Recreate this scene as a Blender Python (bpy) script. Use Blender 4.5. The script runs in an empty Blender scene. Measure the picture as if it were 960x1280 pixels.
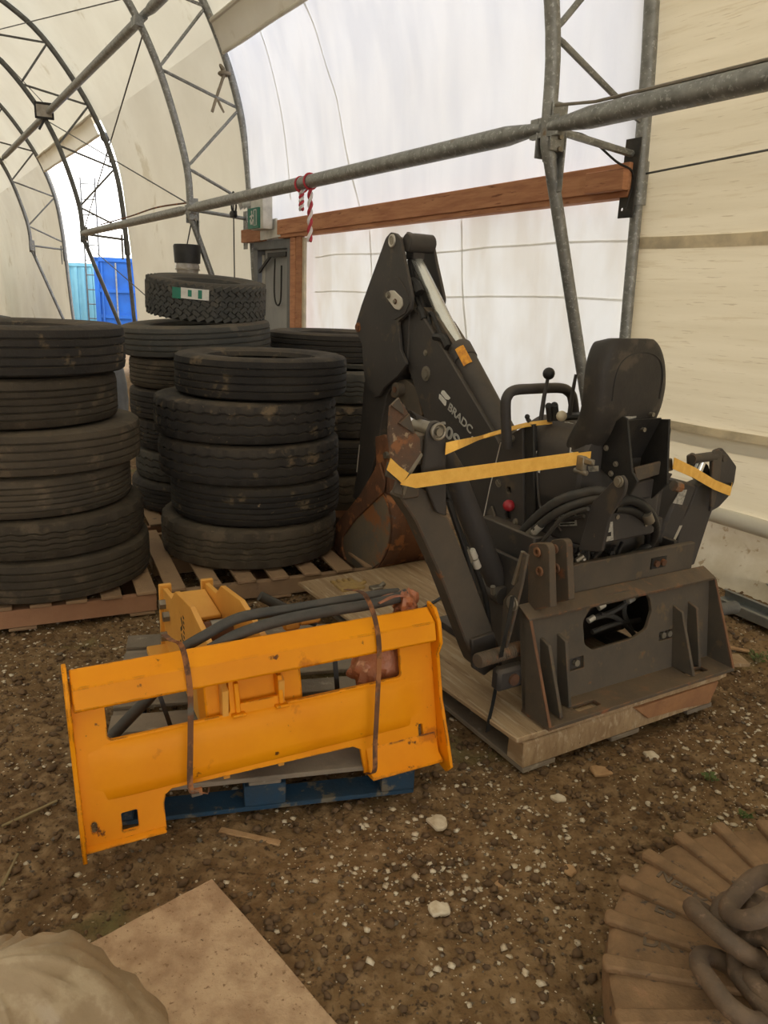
import bpy, bmesh, math, random
import numpy as np
from mathutils import Vector, Matrix
random.seed(7); rng = np.random.default_rng(7)
scene = bpy.context.scene
col = scene.collection
R = math.radians

# ---------------------------------------------------------------- camera
F_PX = 945.0; PITCH = R(15.7); ROLL = R(2.3); CAM = Vector((0, 0, 1.57))
fwd = Vector((0, math.cos(PITCH), -math.sin(PITCH)))
up0 = Vector((0, math.sin(PITCH), math.cos(PITCH))); x0 = Vector((1, 0, 0))
cx = x0*math.cos(ROLL) + up0*math.sin(ROLL)
cu = -x0*math.sin(ROLL) + up0*math.cos(ROLL)
cam_data = bpy.data.cameras.new('camera'); cam = bpy.data.objects.new('camera', cam_data); col.objects.link(cam)
m3 = Matrix((cx, cu, -fwd)).transposed()
cam.matrix_world = Matrix.Translation(CAM) @ m3.to_4x4()
cam_data.sensor_fit = 'VERTICAL'; cam_data.sensor_height = 36.0; cam_data.lens = F_PX/1280*36.0
cam_data.clip_start = 0.05; cam_data.clip_end = 300
scene.camera = cam

# ---------------------------------------------------------------- light and exposure
scene.view_settings.view_transform = 'Standard'; scene.view_settings.look = 'None'
scene.view_settings.gamma = 1; scene.view_settings.use_curve_mapping = False
scene.view_settings.exposure = 0.46
SKY = 3.2
world = bpy.data.worlds.new('sky'); scene.world = world; world.use_nodes = True
wn = world.node_tree.nodes; wl_ = world.node_tree.links; wn.clear()
tc = wn.new('ShaderNodeTexCoord'); sp = wn.new('ShaderNodeSeparateXYZ'); rp = wn.new('ShaderNodeValToRGB')
bg = wn.new('ShaderNodeBackground'); wo = wn.new('ShaderNodeOutputWorld')
wl_.new(tc.outputs['Generated'], sp.inputs[0]); wl_.new(sp.outputs['Z'], rp.inputs[0])
rp.color_ramp.elements[0].position = 0.0; rp.color_ramp.elements[0].color = (1.0, 0.965, 0.90, 1)
rp.color_ramp.elements[1].position = 0.7; rp.color_ramp.elements[1].color = (0.86, 0.92, 1.0, 1)
wl_.new(rp.outputs[0], bg.inputs[0]); bg.inputs[1].default_value = SKY; wl_.new(bg.outputs[0], wo.inputs[0])

# ---------------------------------------------------------------- measuring helpers (a pixel ray meets a real plane)
def ray(px, py): return cx*(px-480) + fwd*F_PX + cu*(640-py)
def at_h(px, py, h=0.0):
    r = ray(px, py); return CAM + r*((h-CAM.z)/r.z)
def on_plane(px, py, q, n):
    r = ray(px, py); return CAM + r*((q-CAM).dot(n)/r.dot(n))

# backhoe / plywood pallet frame
A0 = at_h(655, 967); EX = at_h(905, 878)-A0; EX.normalize(); EY = Vector((-EX.y, EX.x, 0)); EZ = Vector((0, 0, 1))
def M(a, b, h): return A0 + EX*a + EY*b + EZ*h
def pa(px, py, a): return on_plane(px, py, M(a, 0, 0), EX)
def pb(px, py, b): return on_plane(px, py, M(0, b, 0), EY)
# building frame
TH = 0.576; WD = Vector((-math.sin(TH), math.cos(TH), 0)); WN = Vector((WD.y, -WD.x, 0)); FO = Vector((1.566, 5.019, 0)); BAY = 5.925
def W(wd, o, h): return FO + WD*wd + WN*o + EZ*h
def pw(px, py, o=0.0): return on_plane(px, py, W(0, o, 0), WN)
# yellow frame
YT = Vector((-.775, 1.728, .092))
YU = Vector((.897, .441, .020)).normalized(); YY = Vector((-.427, .879, -.215)); YY = (YY-YU*YY.dot(YU)).normalized(); YV = YU.cross(YY).normalized()
def Y(u, y, v): return YT + YU*u + YY*y + YV*v
def py_(px, py, y=0.0): return on_plane(px, py, Y(0, y, 0), YY)

# ---------------------------------------------------------------- mesh builder
class MB:
    def __init__(s): s.v = []; s.f = []
    def add(s, v, f):
        k = len(s.v); s.v += [Vector(p) for p in v]; s.f += [tuple(i+k for i in q) for q in f]; return s
    def box(s, c, sx, sy, sz, X=Vector((1, 0, 0)), Yv=Vector((0, 1, 0)), Z=Vector((0, 0, 1))):
        c = Vector(c); v = [c+X*(sx/2*i)+Yv*(sy/2*j)+Z*(sz/2*k) for i in(-1, 1) for j in(-1, 1) for k in(-1, 1)]
        return s.add(v, [(0, 1, 3, 2), (4, 6, 7, 5), (0, 4, 5, 1), (2, 3, 7, 6), (0, 2, 6, 4), (1, 5, 7, 3)])
    def mbox(s, a0, a1, b0, b1, h0, h1): return s.box(M((a0+a1)/2, (b0+b1)/2, (h0+h1)/2), a1-a0, b1-b0, h1-h0, EX, EY, EZ)
    def prism(s, pts, vec):
        n = len(pts); pts = [Vector(p) for p in pts]; vec = Vector(vec)
        return s.add(pts+[p+vec for p in pts], [tuple(range(n))[::-1], tuple(range(n, 2*n))]+[(i, (i+1) % n, n+(i+1) % n, n+i) for i in range(n)])
    def tube(s, pts, r, n=8, cap=True):
        pts = [Vector(p) for p in pts]; rs = r if isinstance(r, (list, tuple)) else [r]*len(pts)
        t = (pts[1]-pts[0]).normalized(); u = t.orthogonal().normalized(); V = []; Fc = []
        for i, p in enumerate(pts):
            t = (pts[min(i+1, len(pts)-1)]-pts[max(i-1, 0)]).normalized(); u = (u-t*u.dot(t)).normalized(); w_ = t.cross(u)
            for k in range(n):
                a = 2*math.pi*k/n; V.append(p+(u*math.cos(a)+w_*math.sin(a))*rs[i])
        for i in range(len(pts)-1):
            for k in range(n): Fc.append((i*n+k, i*n+(k+1) % n, (i+1)*n+(k+1) % n, (i+1)*n+k))
        if cap: Fc += [tuple(range(n))[::-1], tuple(range((len(pts)-1)*n, len(pts)*n))]
        return s.add(V, Fc)
    def cyl(s, p, q, r, n=16, r2=None): return s.tube([p, q], [r, r if r2 is None else r2], n)
    def ball(s, c, r, n=12):
        c = Vector(c); pts = []; rs = []
        for i in range(n//2+1):
            a = math.pi*i/(n//2); pts.append(c+Vector((0, 0, -math.cos(a)*r))); rs.append(max(math.sin(a)*r, r*.02))
        return s.tube(pts, rs, n)
    def ribbon(s, pts, wdir, wd, th=0.003):
        pts = [Vector(p) for p in pts]; ws = wdir if isinstance(wdir, list) else [wdir]*len(pts); V = []; Fc = []
        for i, p in enumerate(pts):
            t = (pts[min(i+1, len(pts)-1)]-pts[max(i-1, 0)]).normalized(); q = ws[i].normalized(); nn = t.cross(q).normalized()
            V += [p+q*wd/2+nn*th/2, p-q*wd/2+nn*th/2, p-q*wd/2-nn*th/2, p+q*wd/2-nn*th/2]
        for i in range(len(pts)-1):
            for k in range(4): Fc.append((i*4+k, i*4+(k+1) % 4, i*4+4+(k+1) % 4, i*4+4+k))
        Fc += [(3, 2, 1, 0), tuple(range(len(V)-4, len(V)))]
        return s.add(V, Fc)
    def mesh(s, name, smooth=40, recalc=True):
        me = bpy.data.meshes.new(name); me.from_pydata([tuple(p) for p in s.v], [], s.f)
        if recalc:
            bm = bmesh.new(); bm.from_mesh(me); bmesh.ops.recalc_face_normals(bm, faces=bm.faces); bm.to_mesh(me); bm.free()
        if smooth:
            me.polygons.foreach_set('use_smooth', [True]*len(me.polygons)); me.set_sharp_from_angle(angle=R(smooth))
        me.update(); return me

def spline(pts, n=8):
    pts = [Vector(p) for p in pts]; out = []
    P = [pts[0]*2-pts[1]]+pts+[pts[-1]*2-pts[-2]]
    for i in range(1, len(P)-2):
        a, b, c, d = P[i-1:i+3]
        for k in range(n):
            t = k/n; out.append(.5*((2*b)+(c-a)*t+(2*a-5*b+4*c-d)*t*t+(3*b-a-3*c+d)*t**3))
    out.append(pts[-1]); return out
def round_poly(pts, r, n=4):
    """round the corners of a list of Vectors"""
    out = []; N = len(pts)
    for i in range(N):
        p, q, s = pts[i-1], pts[i], pts[(i+1) % N]; rr = r[i] if isinstance(r, (list, tuple)) else r
        d1 = p-q; d2 = s-q; rr = min(rr, d1.length*.45, d2.length*.45)
        if rr < 1e-4: out.append(q); continue
        a = q+d1.normalized()*rr; b = q+d2.normalized()*rr
        for k in range(n+1):
            t = k/n; out.append(a*(1-t)**2+q*2*t*(1-t)+b*t*t)
    return out

def plate_mesh(name, outer, holes, th, O, X, Yv, bevel=0.0015):
    """flat plate with holes: outline in metres on axes X,Yv from origin O, thickness along X x Yv"""
    cu_ = bpy.data.curves.new(name, 'CURVE'); cu_.dimensions = '2D'; cu_.fill_mode = 'BOTH'
    for poly in [outer]+list(holes):
        sp_ = cu_.splines.new('POLY'); sp_.points.add(len(poly)-1); sp_.use_cyclic_u = True
        for i, p in enumerate(poly): sp_.points[i].co = (p[0], p[1], 0, 1)
    cu_.extrude = th/2; cu_.bevel_depth = bevel; cu_.bevel_resolution = 0; cu_.offset = -bevel
    ob = bpy.data.objects.new('tmp', cu_); col.objects.link(ob)
    dg = bpy.context.evaluated_depsgraph_get(); me = bpy.data.meshes.new_from_object(ob.evaluated_get(dg))
    bpy.data.objects.remove(ob); bpy.data.curves.remove(cu_)
    Z = X.cross(Yv); mt = Matrix((X, Yv, Z)).transposed().to_4x4(); mt.translation = O
    me.transform(mt); me.materials.clear(); me.name = name
    me.polygons.foreach_set('use_smooth', [False]*len(me.polygons)); return me
def circ(x, y, r, n=14): return [(x+r*math.cos(2*math.pi*i/n), y+r*math.sin(2*math.pi*i/n)) for i in range(n)]
def rrect(x0_, y0_, x1, y1, r=.01, n=4):
    out = []
    for (cx_, cy_, a0) in ((x1-r, y1-r, 0), (x0_+r, y1-r, 90), (x0_+r, y0_+r, 180), (x1-r, y0_+r, 270)):
        for k in range(n+1):
            a = R(a0+90*k/n); out.append((cx_+r*math.cos(a), cy_+r*math.sin(a)))
    return out

# ---------------------------------------------------------------- objects
def props(o, label=None, cat=None, group=None, kind=None):
    if label: o['label'] = label
    if cat: o['category'] = cat
    if group: o['group'] = group
    if kind: o['kind'] = kind
    return o
def thing(name, label, cat, loc, group=None):
    o = bpy.data.objects.new(name, None); o.empty_display_size = .1; col.objects.link(o); o.location = loc; return props(o, label, cat, group)
def part(name, mb, mat, parent, bevel=0, label=None, smooth=40, kind=None, local=False):
    me = mb.mesh(name, smooth) if isinstance(mb, MB) else mb
    me.materials.clear(); me.materials.append(mat)
    o = bpy.data.objects.new(name, me); col.objects.link(o)
    if parent is not None:
        o.parent = parent
        if parent.type == 'EMPTY' and not local: o.location = -parent.location
    if bevel:
        md = o.modifiers.new('edge', 'BEVEL'); md.width = bevel; md.segments = 1; md.limit_method = 'ANGLE'; md.angle_limit = R(40)
    return props(o, label, None, None, kind)
def solo(name, mb, mat, label=None, cat=None, group=None, kind=None, bevel=0, smooth=40, origin=None):
    me = mb.mesh(name, smooth) if isinstance(mb, MB) else mb
    n = len(me.vertices); co = np.empty(n*3, 'f'); me.vertices.foreach_get('co', co); co = co.reshape(-1, 3)
    c = Vector(((co[:, 0].min()+co[:, 0].max())/2, (co[:, 1].min()+co[:, 1].max())/2, co[:, 2].min())) if origin is None else Vector(origin)
    me.transform(Matrix.Translation(-c)); o = part(name, me, mat, None, bevel); o.location = c
    return props(o, label, cat, group, kind)

# ---------------------------------------------------------------- materials
def mat(name, c, c2=None, rough=.6, metal=0., nscale=6., spots=None, spot_scale=40., spot_cut=.6, bump=.15, bscale=60., grain=None, vary=0., spec=.5, trans=None, detail=6., spot2=None, dust=None, dust_amt=.6, edge=None, edge_r=.006, texrot=None):
    m = bpy.data.materials.new(name); m.use_nodes = True; nt = m.node_tree; N = nt.nodes; L = nt.links; N.clear()
    out = N.new('ShaderNodeOutputMaterial'); b = N.new('ShaderNodeBsdfPrincipled'); tcn = N.new('ShaderNodeTexCoord'); mp = N.new('ShaderNodeMapping')
    L.new(tcn.outputs['Object'], mp.inputs[0]); mp.inputs['Location'].default_value = (random.random()*9, random.random()*9, random.random()*9)
    if grain: mp.inputs['Scale'].default_value = grain
    if texrot is not None: mp.vector_type = 'TEXTURE'; mp.inputs['Rotation'].default_value = (0, 0, texrot)
    if vary:
        o2 = N.new('ShaderNodeObjectInfo'); vm = N.new('ShaderNodeVectorMath'); vm.operation = 'SCALE'; vm.inputs[0].default_value = (31, 17, 23); L.new(o2.outputs['Random'], vm.inputs['Scale']); va = N.new('ShaderNodeVectorMath'); L.new(tcn.outputs['Object'], va.inputs[0]); L.new(vm.outputs[0], va.inputs[1]); L.new(va.outputs[0], mp.inputs[0])
    def noise(sc, det=detail, ro=.6):
        n = N.new('ShaderNodeTexNoise'); n.inputs['Scale'].default_value = sc; n.inputs['Detail'].default_value = det; n.inputs['Roughness'].default_value = ro
        L.new(mp.outputs[0], n.inputs['Vector']); return n
    def mix(f, a, bb, blend='MIX'):
        x = N.new('ShaderNodeMix'); x.data_type = 'RGBA'; x.blend_type = blend
        for s_, val in ((x.inputs[0], f), (x.inputs[6], a), (x.inputs[7], bb)):
            if hasattr(val, 'links') or isinstance(val, bpy.types.NodeSocket): L.new(val, s_)
            else: s_.default_value = val if not isinstance(val, tuple) else (*val[:3], 1)
        return x.outputs[2]
    def ramp(sock, lo, hi):
        r_ = N.new('ShaderNodeMapRange'); r_.inputs[1].default_value = lo; r_.inputs[2].default_value = hi; L.new(sock, r_.inputs[0]); return r_.outputs[0]
    c2 = c2 or tuple(v*.7 for v in c)
    n1 = noise(nscale); colr = mix(ramp(n1.outputs[0], .38, .64), c, c2)
    if spots:
        n2 = noise(spot_scale); colr = mix(ramp(n2.outputs[0], spot_cut, spot_cut+.07), colr, spots)
    if spot2:
        sc2, sz2, cut2 = spot2; n3 = noise(sz2); colr = mix(ramp(n3.outputs[0], cut2, cut2+.05), colr, sc2)
    if edge:
        bv = N.new('ShaderNodeBevel'); bv.samples = 3; bv.inputs['Radius'].default_value = edge_r; g2 = N.new('ShaderNodeNewGeometry'); dp_ = N.new('ShaderNodeVectorMath'); dp_.operation = 'DOT_PRODUCT'; L.new(bv.outputs[0], dp_.inputs[0]); L.new(g2.outputs['Normal'], dp_.inputs[1])
        ne = noise(16); em = N.new('ShaderNodeMath'); em.operation = 'MULTIPLY'; L.new(ramp(dp_.outputs['Value'], .985, .90), em.inputs[0]); L.new(ramp(ne.outputs[0], .50, .58), em.inputs[1]); colr = mix(em.outputs[0], colr, edge)
    if dust:
        ge = N.new('ShaderNodeNewGeometry'); sx = N.new('ShaderNodeSeparateXYZ'); L.new(ge.outputs['Normal'], sx.inputs[0])
        nd = noise(4.5); md = N.new('ShaderNodeMath'); md.operation = 'MULTIPLY'; L.new(ramp(sx.outputs['Z'], .15, .9), md.inputs[0]); L.new(ramp(nd.outputs[0], .32, .62), md.inputs[1])
        mk = N.new('ShaderNodeMath'); mk.operation = 'MULTIPLY'; L.new(md.outputs[0], mk.inputs[0]); mk.inputs[1].default_value = dust_amt; colr = mix(mk.outputs[0], colr, dust)
    if vary:
        oi = N.new('ShaderNodeObjectInfo'); r_ = N.new('ShaderNodeMapRange'); r_.inputs[3].default_value = 1-vary; r_.inputs[4].default_value = 1+vary
        L.new(oi.outputs['Random'], r_.inputs[0]); h = N.new('ShaderNodeHueSaturation'); L.new(r_.outputs[0], h.inputs['Value']); L.new(colr, h.inputs['Color']); colr = h.outputs[0]
    L.new(colr, b.inputs['Base Color']); b.inputs['Roughness'].default_value = rough; b.inputs['Metallic'].default_value = metal
    b.inputs['Specular IOR Level'].default_value = spec
    if bump:
        nb = noise(bscale, 5); bp = N.new('ShaderNodeBump'); bp.inputs['Strength'].default_value = bump; bp.inputs['Distance'].default_value = .01
        L.new(nb.outputs[0], bp.inputs['Height']); L.new(bp.outputs[0], b.inputs['Normal'])
    if trans:
        tr = N.new('ShaderNodeBsdfTranslucent'); sc_ = N.new('ShaderNodeMix'); sc_.data_type = 'RGBA'; sc_.blend_type = 'MULTIPLY'; sc_.inputs[0].default_value = 1
        L.new(colr, sc_.inputs[6]); sc_.inputs[7].default_value = (*trans, 1); L.new(sc_.outputs[2], tr.inputs[0])
        if bump: L.new(bp.outputs[0], tr.inputs['Normal'])
        ad = N.new('ShaderNodeAddShader'); L.new(b.outputs[0], ad.inputs[0]); L.new(tr.outputs[0], ad.inputs[1]); L.new(ad.outputs[0], out.inputs[0])
    else: L.new(b.outputs[0], out.inputs[0])
    return m

MT = {}
MT['fabric'] = mat('cream fabric', (.66, .625, .54), (.60, .56, .475), rough=.8, nscale=.7, bump=.25, bscale=3, trans=(.185, .18, .165), spots=(.52, .47, .37), spot_scale=1.3, spot_cut=.62, spec=.2, spot2=((.40,.34,.25), 14, .74))
MT['roof'] = mat('cream roof fabric', (.66, .625, .54), (.60, .56, .475), rough=.8, nscale=.7, bump=.25, bscale=3, trans=(.24, .235, .215), spots=(.52, .47, .37), spot_scale=1.3, spot_cut=.62, spec=.2)
MT['tarp'] = mat('white tarp', (.68, .68, .69), (.61, .615, .64), rough=.6, nscale=1.1, bump=.6, bscale=4, trans=(.33, .33, .34), spec=.3, grain=(2.6, 2.6, .6), detail=2)  # soft fold shading is put into the bluish second colour, stretched vertically
MT['tarp_low'] = mat('stained white tarp', (.68, .675, .66), (.60, .57, .52), rough=.6, nscale=1.3, bump=.6, bscale=6, trans=(.32, .32, .32), spec=.3, grain=(2.6, 2.6, .9), detail=2.5)
MT['tarp_seam'] = mat('tarp seam', (.62, .61, .58), (.56, .55, .52), rough=.7, trans=(.45, .45, .45))
MT['fabric_streak'] = mat('streaked cream fabric', (.68, .61, .48), (.62, .55, .42), rough=.8, nscale=.8, bump=.25, bscale=3, trans=(.19, .18, .155), spots=(.60, .52, .385), spot_scale=3.2, spot_cut=.58, spec=.2, grain=(.8, .8, 14), spot2=((.52, .44, .32), 7, .62))
MT['track_dark'] = mat('dark embossed rubber', (.13, .095, .066), (.17, .12, .078), rough=.9)
MT['skirt'] = mat('dirty white fabric', (.62, .56, .44), (.50, .43, .30), rough=.85, nscale=4, bump=.4, bscale=25, spots=(.38, .29, .18), spot_scale=18, spot_cut=.60, spec=.2, trans=(.12, .11, .10))
MT['band'] = mat('fabric band', (.55, .49, .38), rough=.8, trans=(.42, .40, .33)); MT['pole'] = mat('tan cord', (.30, .25, .18), rough=.9)
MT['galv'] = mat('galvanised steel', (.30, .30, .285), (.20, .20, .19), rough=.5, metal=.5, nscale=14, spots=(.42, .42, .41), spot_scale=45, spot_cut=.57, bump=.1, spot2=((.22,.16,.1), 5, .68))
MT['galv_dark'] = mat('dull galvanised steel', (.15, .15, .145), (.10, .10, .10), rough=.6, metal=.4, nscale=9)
MT['lumber'] = mat('reddish lumber', (.50, .235, .115), (.37, .15, .07), rough=.75, nscale=3, grain=(1, 1, 9), spots=(.20, .07, .03), spot_scale=4, spot_cut=.62, bump=.2, vary=.12)
MT['grey_paint'] = mat('grey door paint', (.30, .30, .295), (.23, .235, .235), rough=.5, nscale=3, grain=(1, 1, .3))
MT['frame_grey'] = mat('dark grey frame paint', (.13, .135, .14), rough=.5)
MT['black'] = mat('black plastic', (.018, .017, .017), (.030, .027, .024), rough=.5, nscale=10, spec=.3)
MT['blackmatte'] = mat('black rubber', (.022, .021, .020), (.05, .044, .036), rough=.8, nscale=9, bump=.2)
MT['white'] = mat('white plastic', (.70, .68, .62), rough=.5)
MT['decal'] = mat('white decal', (.75, .73, .68), (.62, .6, .56), rough=.6, nscale=20, bump=0)
MT['green'] = mat('green sign', (.03, .22, .15), rough=.4, bump=0)
MT['redrope'] = mat('red candy stripe', (.50, .035, .05), rough=.6)
MT['whiterope'] = mat('white candy stripe', (.8, .74, .72), rough=.6)
def tyre_mat(nm, c, c2, dust, cut): return mat(nm, c, c2, rough=.85, nscale=3.2, spots=dust, spot_scale=7, spot_cut=cut, bump=.5, bscale=45, vary=.18, spec=.22, spot2=(tuple(v*1.6 for v in dust), 30, .68), dust=(.115, .09, .062), dust_amt=.7)
MT['tyre'] = tyre_mat('brown dusty tyre rubber', (.050, .041, .032), (.078, .062, .045), (.11, .085, .06), .56)
MT['tyre_black'] = tyre_mat('black tyre rubber', (.026, .024, .024), (.046, .040, .035), (.15, .11, .07), .59)
MT['tyre_grey'] = tyre_mat('grey tyre rubber', (.05, .05, .048), (.075, .07, .062), (.10, .09, .075), .60)
MT['yellow'] = mat('yellow enamel', (.86, .32, .002), (.78, .265, .002), rough=.5, nscale=3, spots=(.56, .17, .004), spot_scale=7, spot_cut=.66, bump=.06, bscale=20, spot2=((.13, .045, .012), 24, .66), spec=.25, edge=(.10, .035, .012), edge_r=.007)
MT['yellow_pale'] = mat('sun faded yellow enamel', (.76, .38, .07), (.70, .32, .05), rough=.5, nscale=5, spots=(.30, .13, .03), spot_scale=22, spot_cut=.68, bump=.08)
MT['rust'] = mat('rusty steel', (.17, .075, .038), (.10, .052, .033), rough=.8, nscale=5, spots=(.32, .13, .05), spot_scale=11, spot_cut=.54, spec=.3, bump=.4, bscale=50, spot2=((.12,.11,.095), 6, .62))
MT['rust_grey'] = mat('bare worn steel', (.15, .13, .105), (.20, .15, .10), rough=.7, nscale=6, spots=(.30, .13, .055), spot_scale=5, spot_cut=.52, spec=.3, bump=.25)
MT['rust_pad'] = mat('mottled rusty plate', (.15, .075, .042), (.085, .06, .045), rough=.8, nscale=9, spots=(.34, .25, .16), spot_scale=34, spot_cut=.585, bump=.6, spot2=((.26, .11, .045), 12, .60))
MT['machine'] = mat('charcoal machine paint', (.048, .043, .041), (.061, .053, .048), rough=.55, nscale=3, spots=(.085, .068, .050), spot_scale=9, spot_cut=.60, bump=.10, spot2=((.12,.09,.06), 34, .68), spec=.3, dust=(.15, .115, .08), dust_amt=.6)
MT['machine_dirty'] = mat('dusty charcoal paint', (.080, .067, .054), (.102, .082, .062), rough=.7, nscale=6, spots=(.13, .095, .06), spot_scale=14, spot_cut=.60, bump=.15, spot2=((.21, .095, .045), 7, .68), spec=.3, edge=(.20, .10, .055), edge_r=.005, dust=(.17, .125, .08), dust_amt=.6)
MT['machine_rust'] = mat('charcoal paint over rust', (.092, .073, .055), (.12, .084, .056), rough=.75, nscale=8, spots=(.26, .105, .05), spot_scale=9, spot_cut=.57, bump=.25, spec=.3, edge=(.28, .12, .05), edge_r=.008, dust=(.17, .12, .075), dust_amt=.7)
MT['edge_rust'] = mat('rusted edge', (.22, .10, .045), (.12, .06, .035), rough=.8)
MT['seat'] = mat('black vinyl', (.034, .030, .027), (.050, .043, .036), rough=.55, nscale=7, spots=(.085, .070, .054), spot_scale=7, spot_cut=.54, bump=.12, bscale=120, spec=.3)
MT['chrome'] = mat('chrome', (.72, .72, .69), (.66, .65, .60), rough=.26, metal=.75, bump=0)
MT['steel'] = mat('dull steel', (.30, .27, .22), (.20, .17, .13), rough=.45, metal=.6, bump=.1)
MT['zinc'] = mat('pale zinc', (.62, .58, .50), (.46, .42, .36), rough=.4, metal=.3)
MT['orange_decal'] = mat('orange warning decal', (.80, .36, .02), (.55, .20, .02), rough=.5, nscale=60, bump=0)
MT['label'] = mat('worn paper label', (.46, .43, .37), (.20, .19, .17), rough=.6, nscale=70, bump=0)
MT['strap'] = mat('yellow webbing', (.95, .56, .12), (.86, .46, .08), rough=.8, nscale=25, bump=.3, bscale=300)
MT['dark_strap'] = mat('black band', (.02, .02, .02), rough=.5)
MT['red'] = mat('red plastic', (.35, .02, .03), rough=.4)
MT['ply'] = mat('worn plywood', (.42, .30, .18), (.30, .20, .115), rough=.85, nscale=2.6, grain=(1.0, .10, .25), texrot=R(120.8), spots=(.47, .36, .24), spot_scale=5, spot_cut=.55, bump=.4, bscale=14, spot2=((.13, .08, .045), 9, .66), spec=.2)
MT['pallet_wood'] = mat('pallet softwood', (.36, .23, .13), (.27, .17, .10), rough=.85, nscale=3, grain=(1, 1, 1), spots=(.17, .11, .07), spot_scale=10, spot_cut=.64, bump=.3, vary=.2)
MT['pallet_red'] = mat('reddish pallet softwood', (.40, .22, .125), (.31, .155, .085), rough=.85, nscale=3, spots=(.19, .09, .05), spot_scale=10, spot_cut=.64, bump=.25, vary=.15)
MT['grey_wood'] = mat('weathered grey wood', (.25, .205, .155), (.17, .14, .11), rough=.9, nscale=4, spots=(.33, .29, .23), spot_scale=14, spot_cut=.62, bump=.4, vary=.15)
MT['blue_wood'] = mat('worn blue paint on wood', (.020, .058, .112), (.035, .055, .08), rough=.85, nscale=7, spots=(.15, .13, .10), spot_scale=14, spot_cut=.55, spec=.2, bump=.3)
MT['dark_wood'] = mat('orange stained wood', (.36, .18, .08), (.25, .12, .06), rough=.85, nscale=8, bump=.4)
MT['sheet'] = mat('tan fibreboard', (.56, .40, .26), (.40, .265, .165), rough=.9, nscale=16, spots=(.27, .17, .10), spot_scale=75, spot_cut=.60, bump=.5, bscale=110, spot2=((.04, .025, .015), 42, .68), spec=.15)
MT['plastic'] = mat('dusty translucent plastic', (.38, .285, .185), (.29, .21, .13), rough=.42, nscale=4, spots=(.43, .335, .225), spot_scale=9, spot_cut=.54, bump=.4, bscale=18, spec=.3)
MT['track'] = mat('dusty rubber track', (.29, .18, .10), (.20, .127, .073), rough=.9, spec=.15, nscale=12, spots=(.085, .07, .06), spot_scale=22, spot_cut=.60, bump=.5, bscale=80, spot2=((.34, .20, .115), 9, .64))
MT['chain'] = mat('rusty brown chain', (.17, .115, .075), (.11, .078, .055), rough=.7, metal=.1, nscale=22, spots=(.24, .16, .11), spot_scale=30, spot_cut=.60, bump=.3)
MT['wrap'] = mat('orange shrink wrap', (.50, .19, .085), (.33, .12, .06), rough=.35, nscale=9, spots=(.70, .38, .22), spot_scale=18, spot_cut=.58, bump=.6, bscale=40)
MT['glove'] = mat('yellow cloth glove', (.42, .28, .10), (.33, .21, .09), rough=.9, nscale=30, bump=.5)
MT['hose'] = mat('dusty black hose', (.045, .042, .038), (.07, .06, .05), rough=.6, nscale=14, bump=.15)
MT['container'] = mat('blue container paint', (.012, .13, .55), (.012, .10, .42), rough=.6, nscale=2, bump=0)
MT['container_pale'] = mat('pale turquoise container paint', (.18, .42, .52), (.14, .36, .47), rough=.6, nscale=2, bump=0)
MT['stone'] = mat('brown clod', (.165, .100, .052), (.105, .065, .035), rough=.95, nscale=9, bump=.3, vary=.2)
MT['greystone'] = mat('grey pebble', (.20, .165, .125), (.12, .09, .06), rough=.9, nscale=25)
MT['chip'] = mat('pale lime chip', (.70, .62, .49), (.52, .42, .29), rough=.9, nscale=30, bump=.3)
MT['tanchip'] = mat('tan wood chip', (.46, .29, .15), (.36, .21, .10), rough=.9, nscale=30, bump=.3)
MT['weed'] = mat('green weed', (.07, .13, .03), (.14, .15, .05), rough=.8)
MT['straw'] = mat('dry straw', (.30, .23, .12), (.20, .15, .07), rough=.9)
MT['glass'] = mat('milky lamp glass', (.45, .42, .38), (.3, .27, .23), rough=.2, nscale=8, bump=0)
MT['yard'] = mat('yard gravel', (.42, .40, .36), rough=.9, nscale=3)
# ================================================================ ground
_lat = rng.random((256, 256))
def vnoise(x, y):
    xi = np.floor(x).astype(int); yi = np.floor(y).astype(int); fx = x-xi; fy = y-yi; fx = fx*fx*(3-2*fx); fy = fy*fy*(3-2*fy)
    g = lambda a, b: _lat[a % 256, b % 256]
    return (g(xi, yi)*(1-fx)+g(xi+1, yi)*fx)*(1-fy)+(g(xi, yi+1)*(1-fx)+g(xi+1, yi+1)*fx)*fy
def ground_h(x, y):
    d = np.exp(-np.maximum(0, np.hypot(x, y-3)-3.5)/2)
    h = (vnoise(x*1.3, y*1.3)-.5)*.035+(vnoise(x*5+9, y*5)-.5)*.022+(vnoise(x*15, y*15+5)-.5)*.016+(vnoise(x*36+3, y*36)-.5)*.012+(np.maximum(vnoise(x*70, y*70+8), .5)-.5)*.016
    return (h-.014)*d
gx = np.concatenate([-np.geomspace(70, 2.35, 22), np.arange(-2.3, 3.0, .0125), np.geomspace(3.05, 70, 22)])
gy = np.concatenate([-np.geomspace(60, 1, 14)+1.3, np.arange(.75, 5.2, .0125), np.arange(5.2, 9, .08), np.geomspace(9.2, 90, 18)])
GX, GY = np.meshgrid(gx, gy); GZ = ground_h(GX, GY); nx, ny = len(gx), len(gy)
co = np.stack([GX.ravel(), GY.ravel(), GZ.ravel()], 1).astype('f')
ii = (np.arange(ny-1)[:, None]*nx+np.arange(nx-1)[None, :]).ravel()
fc = np.stack([ii, ii+1, ii+nx+1, ii+nx], 1).astype('i')
me = bpy.data.meshes.new('floor'); me.vertices.add(len(co)); me.vertices.foreach_set('co', co.ravel())
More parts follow.
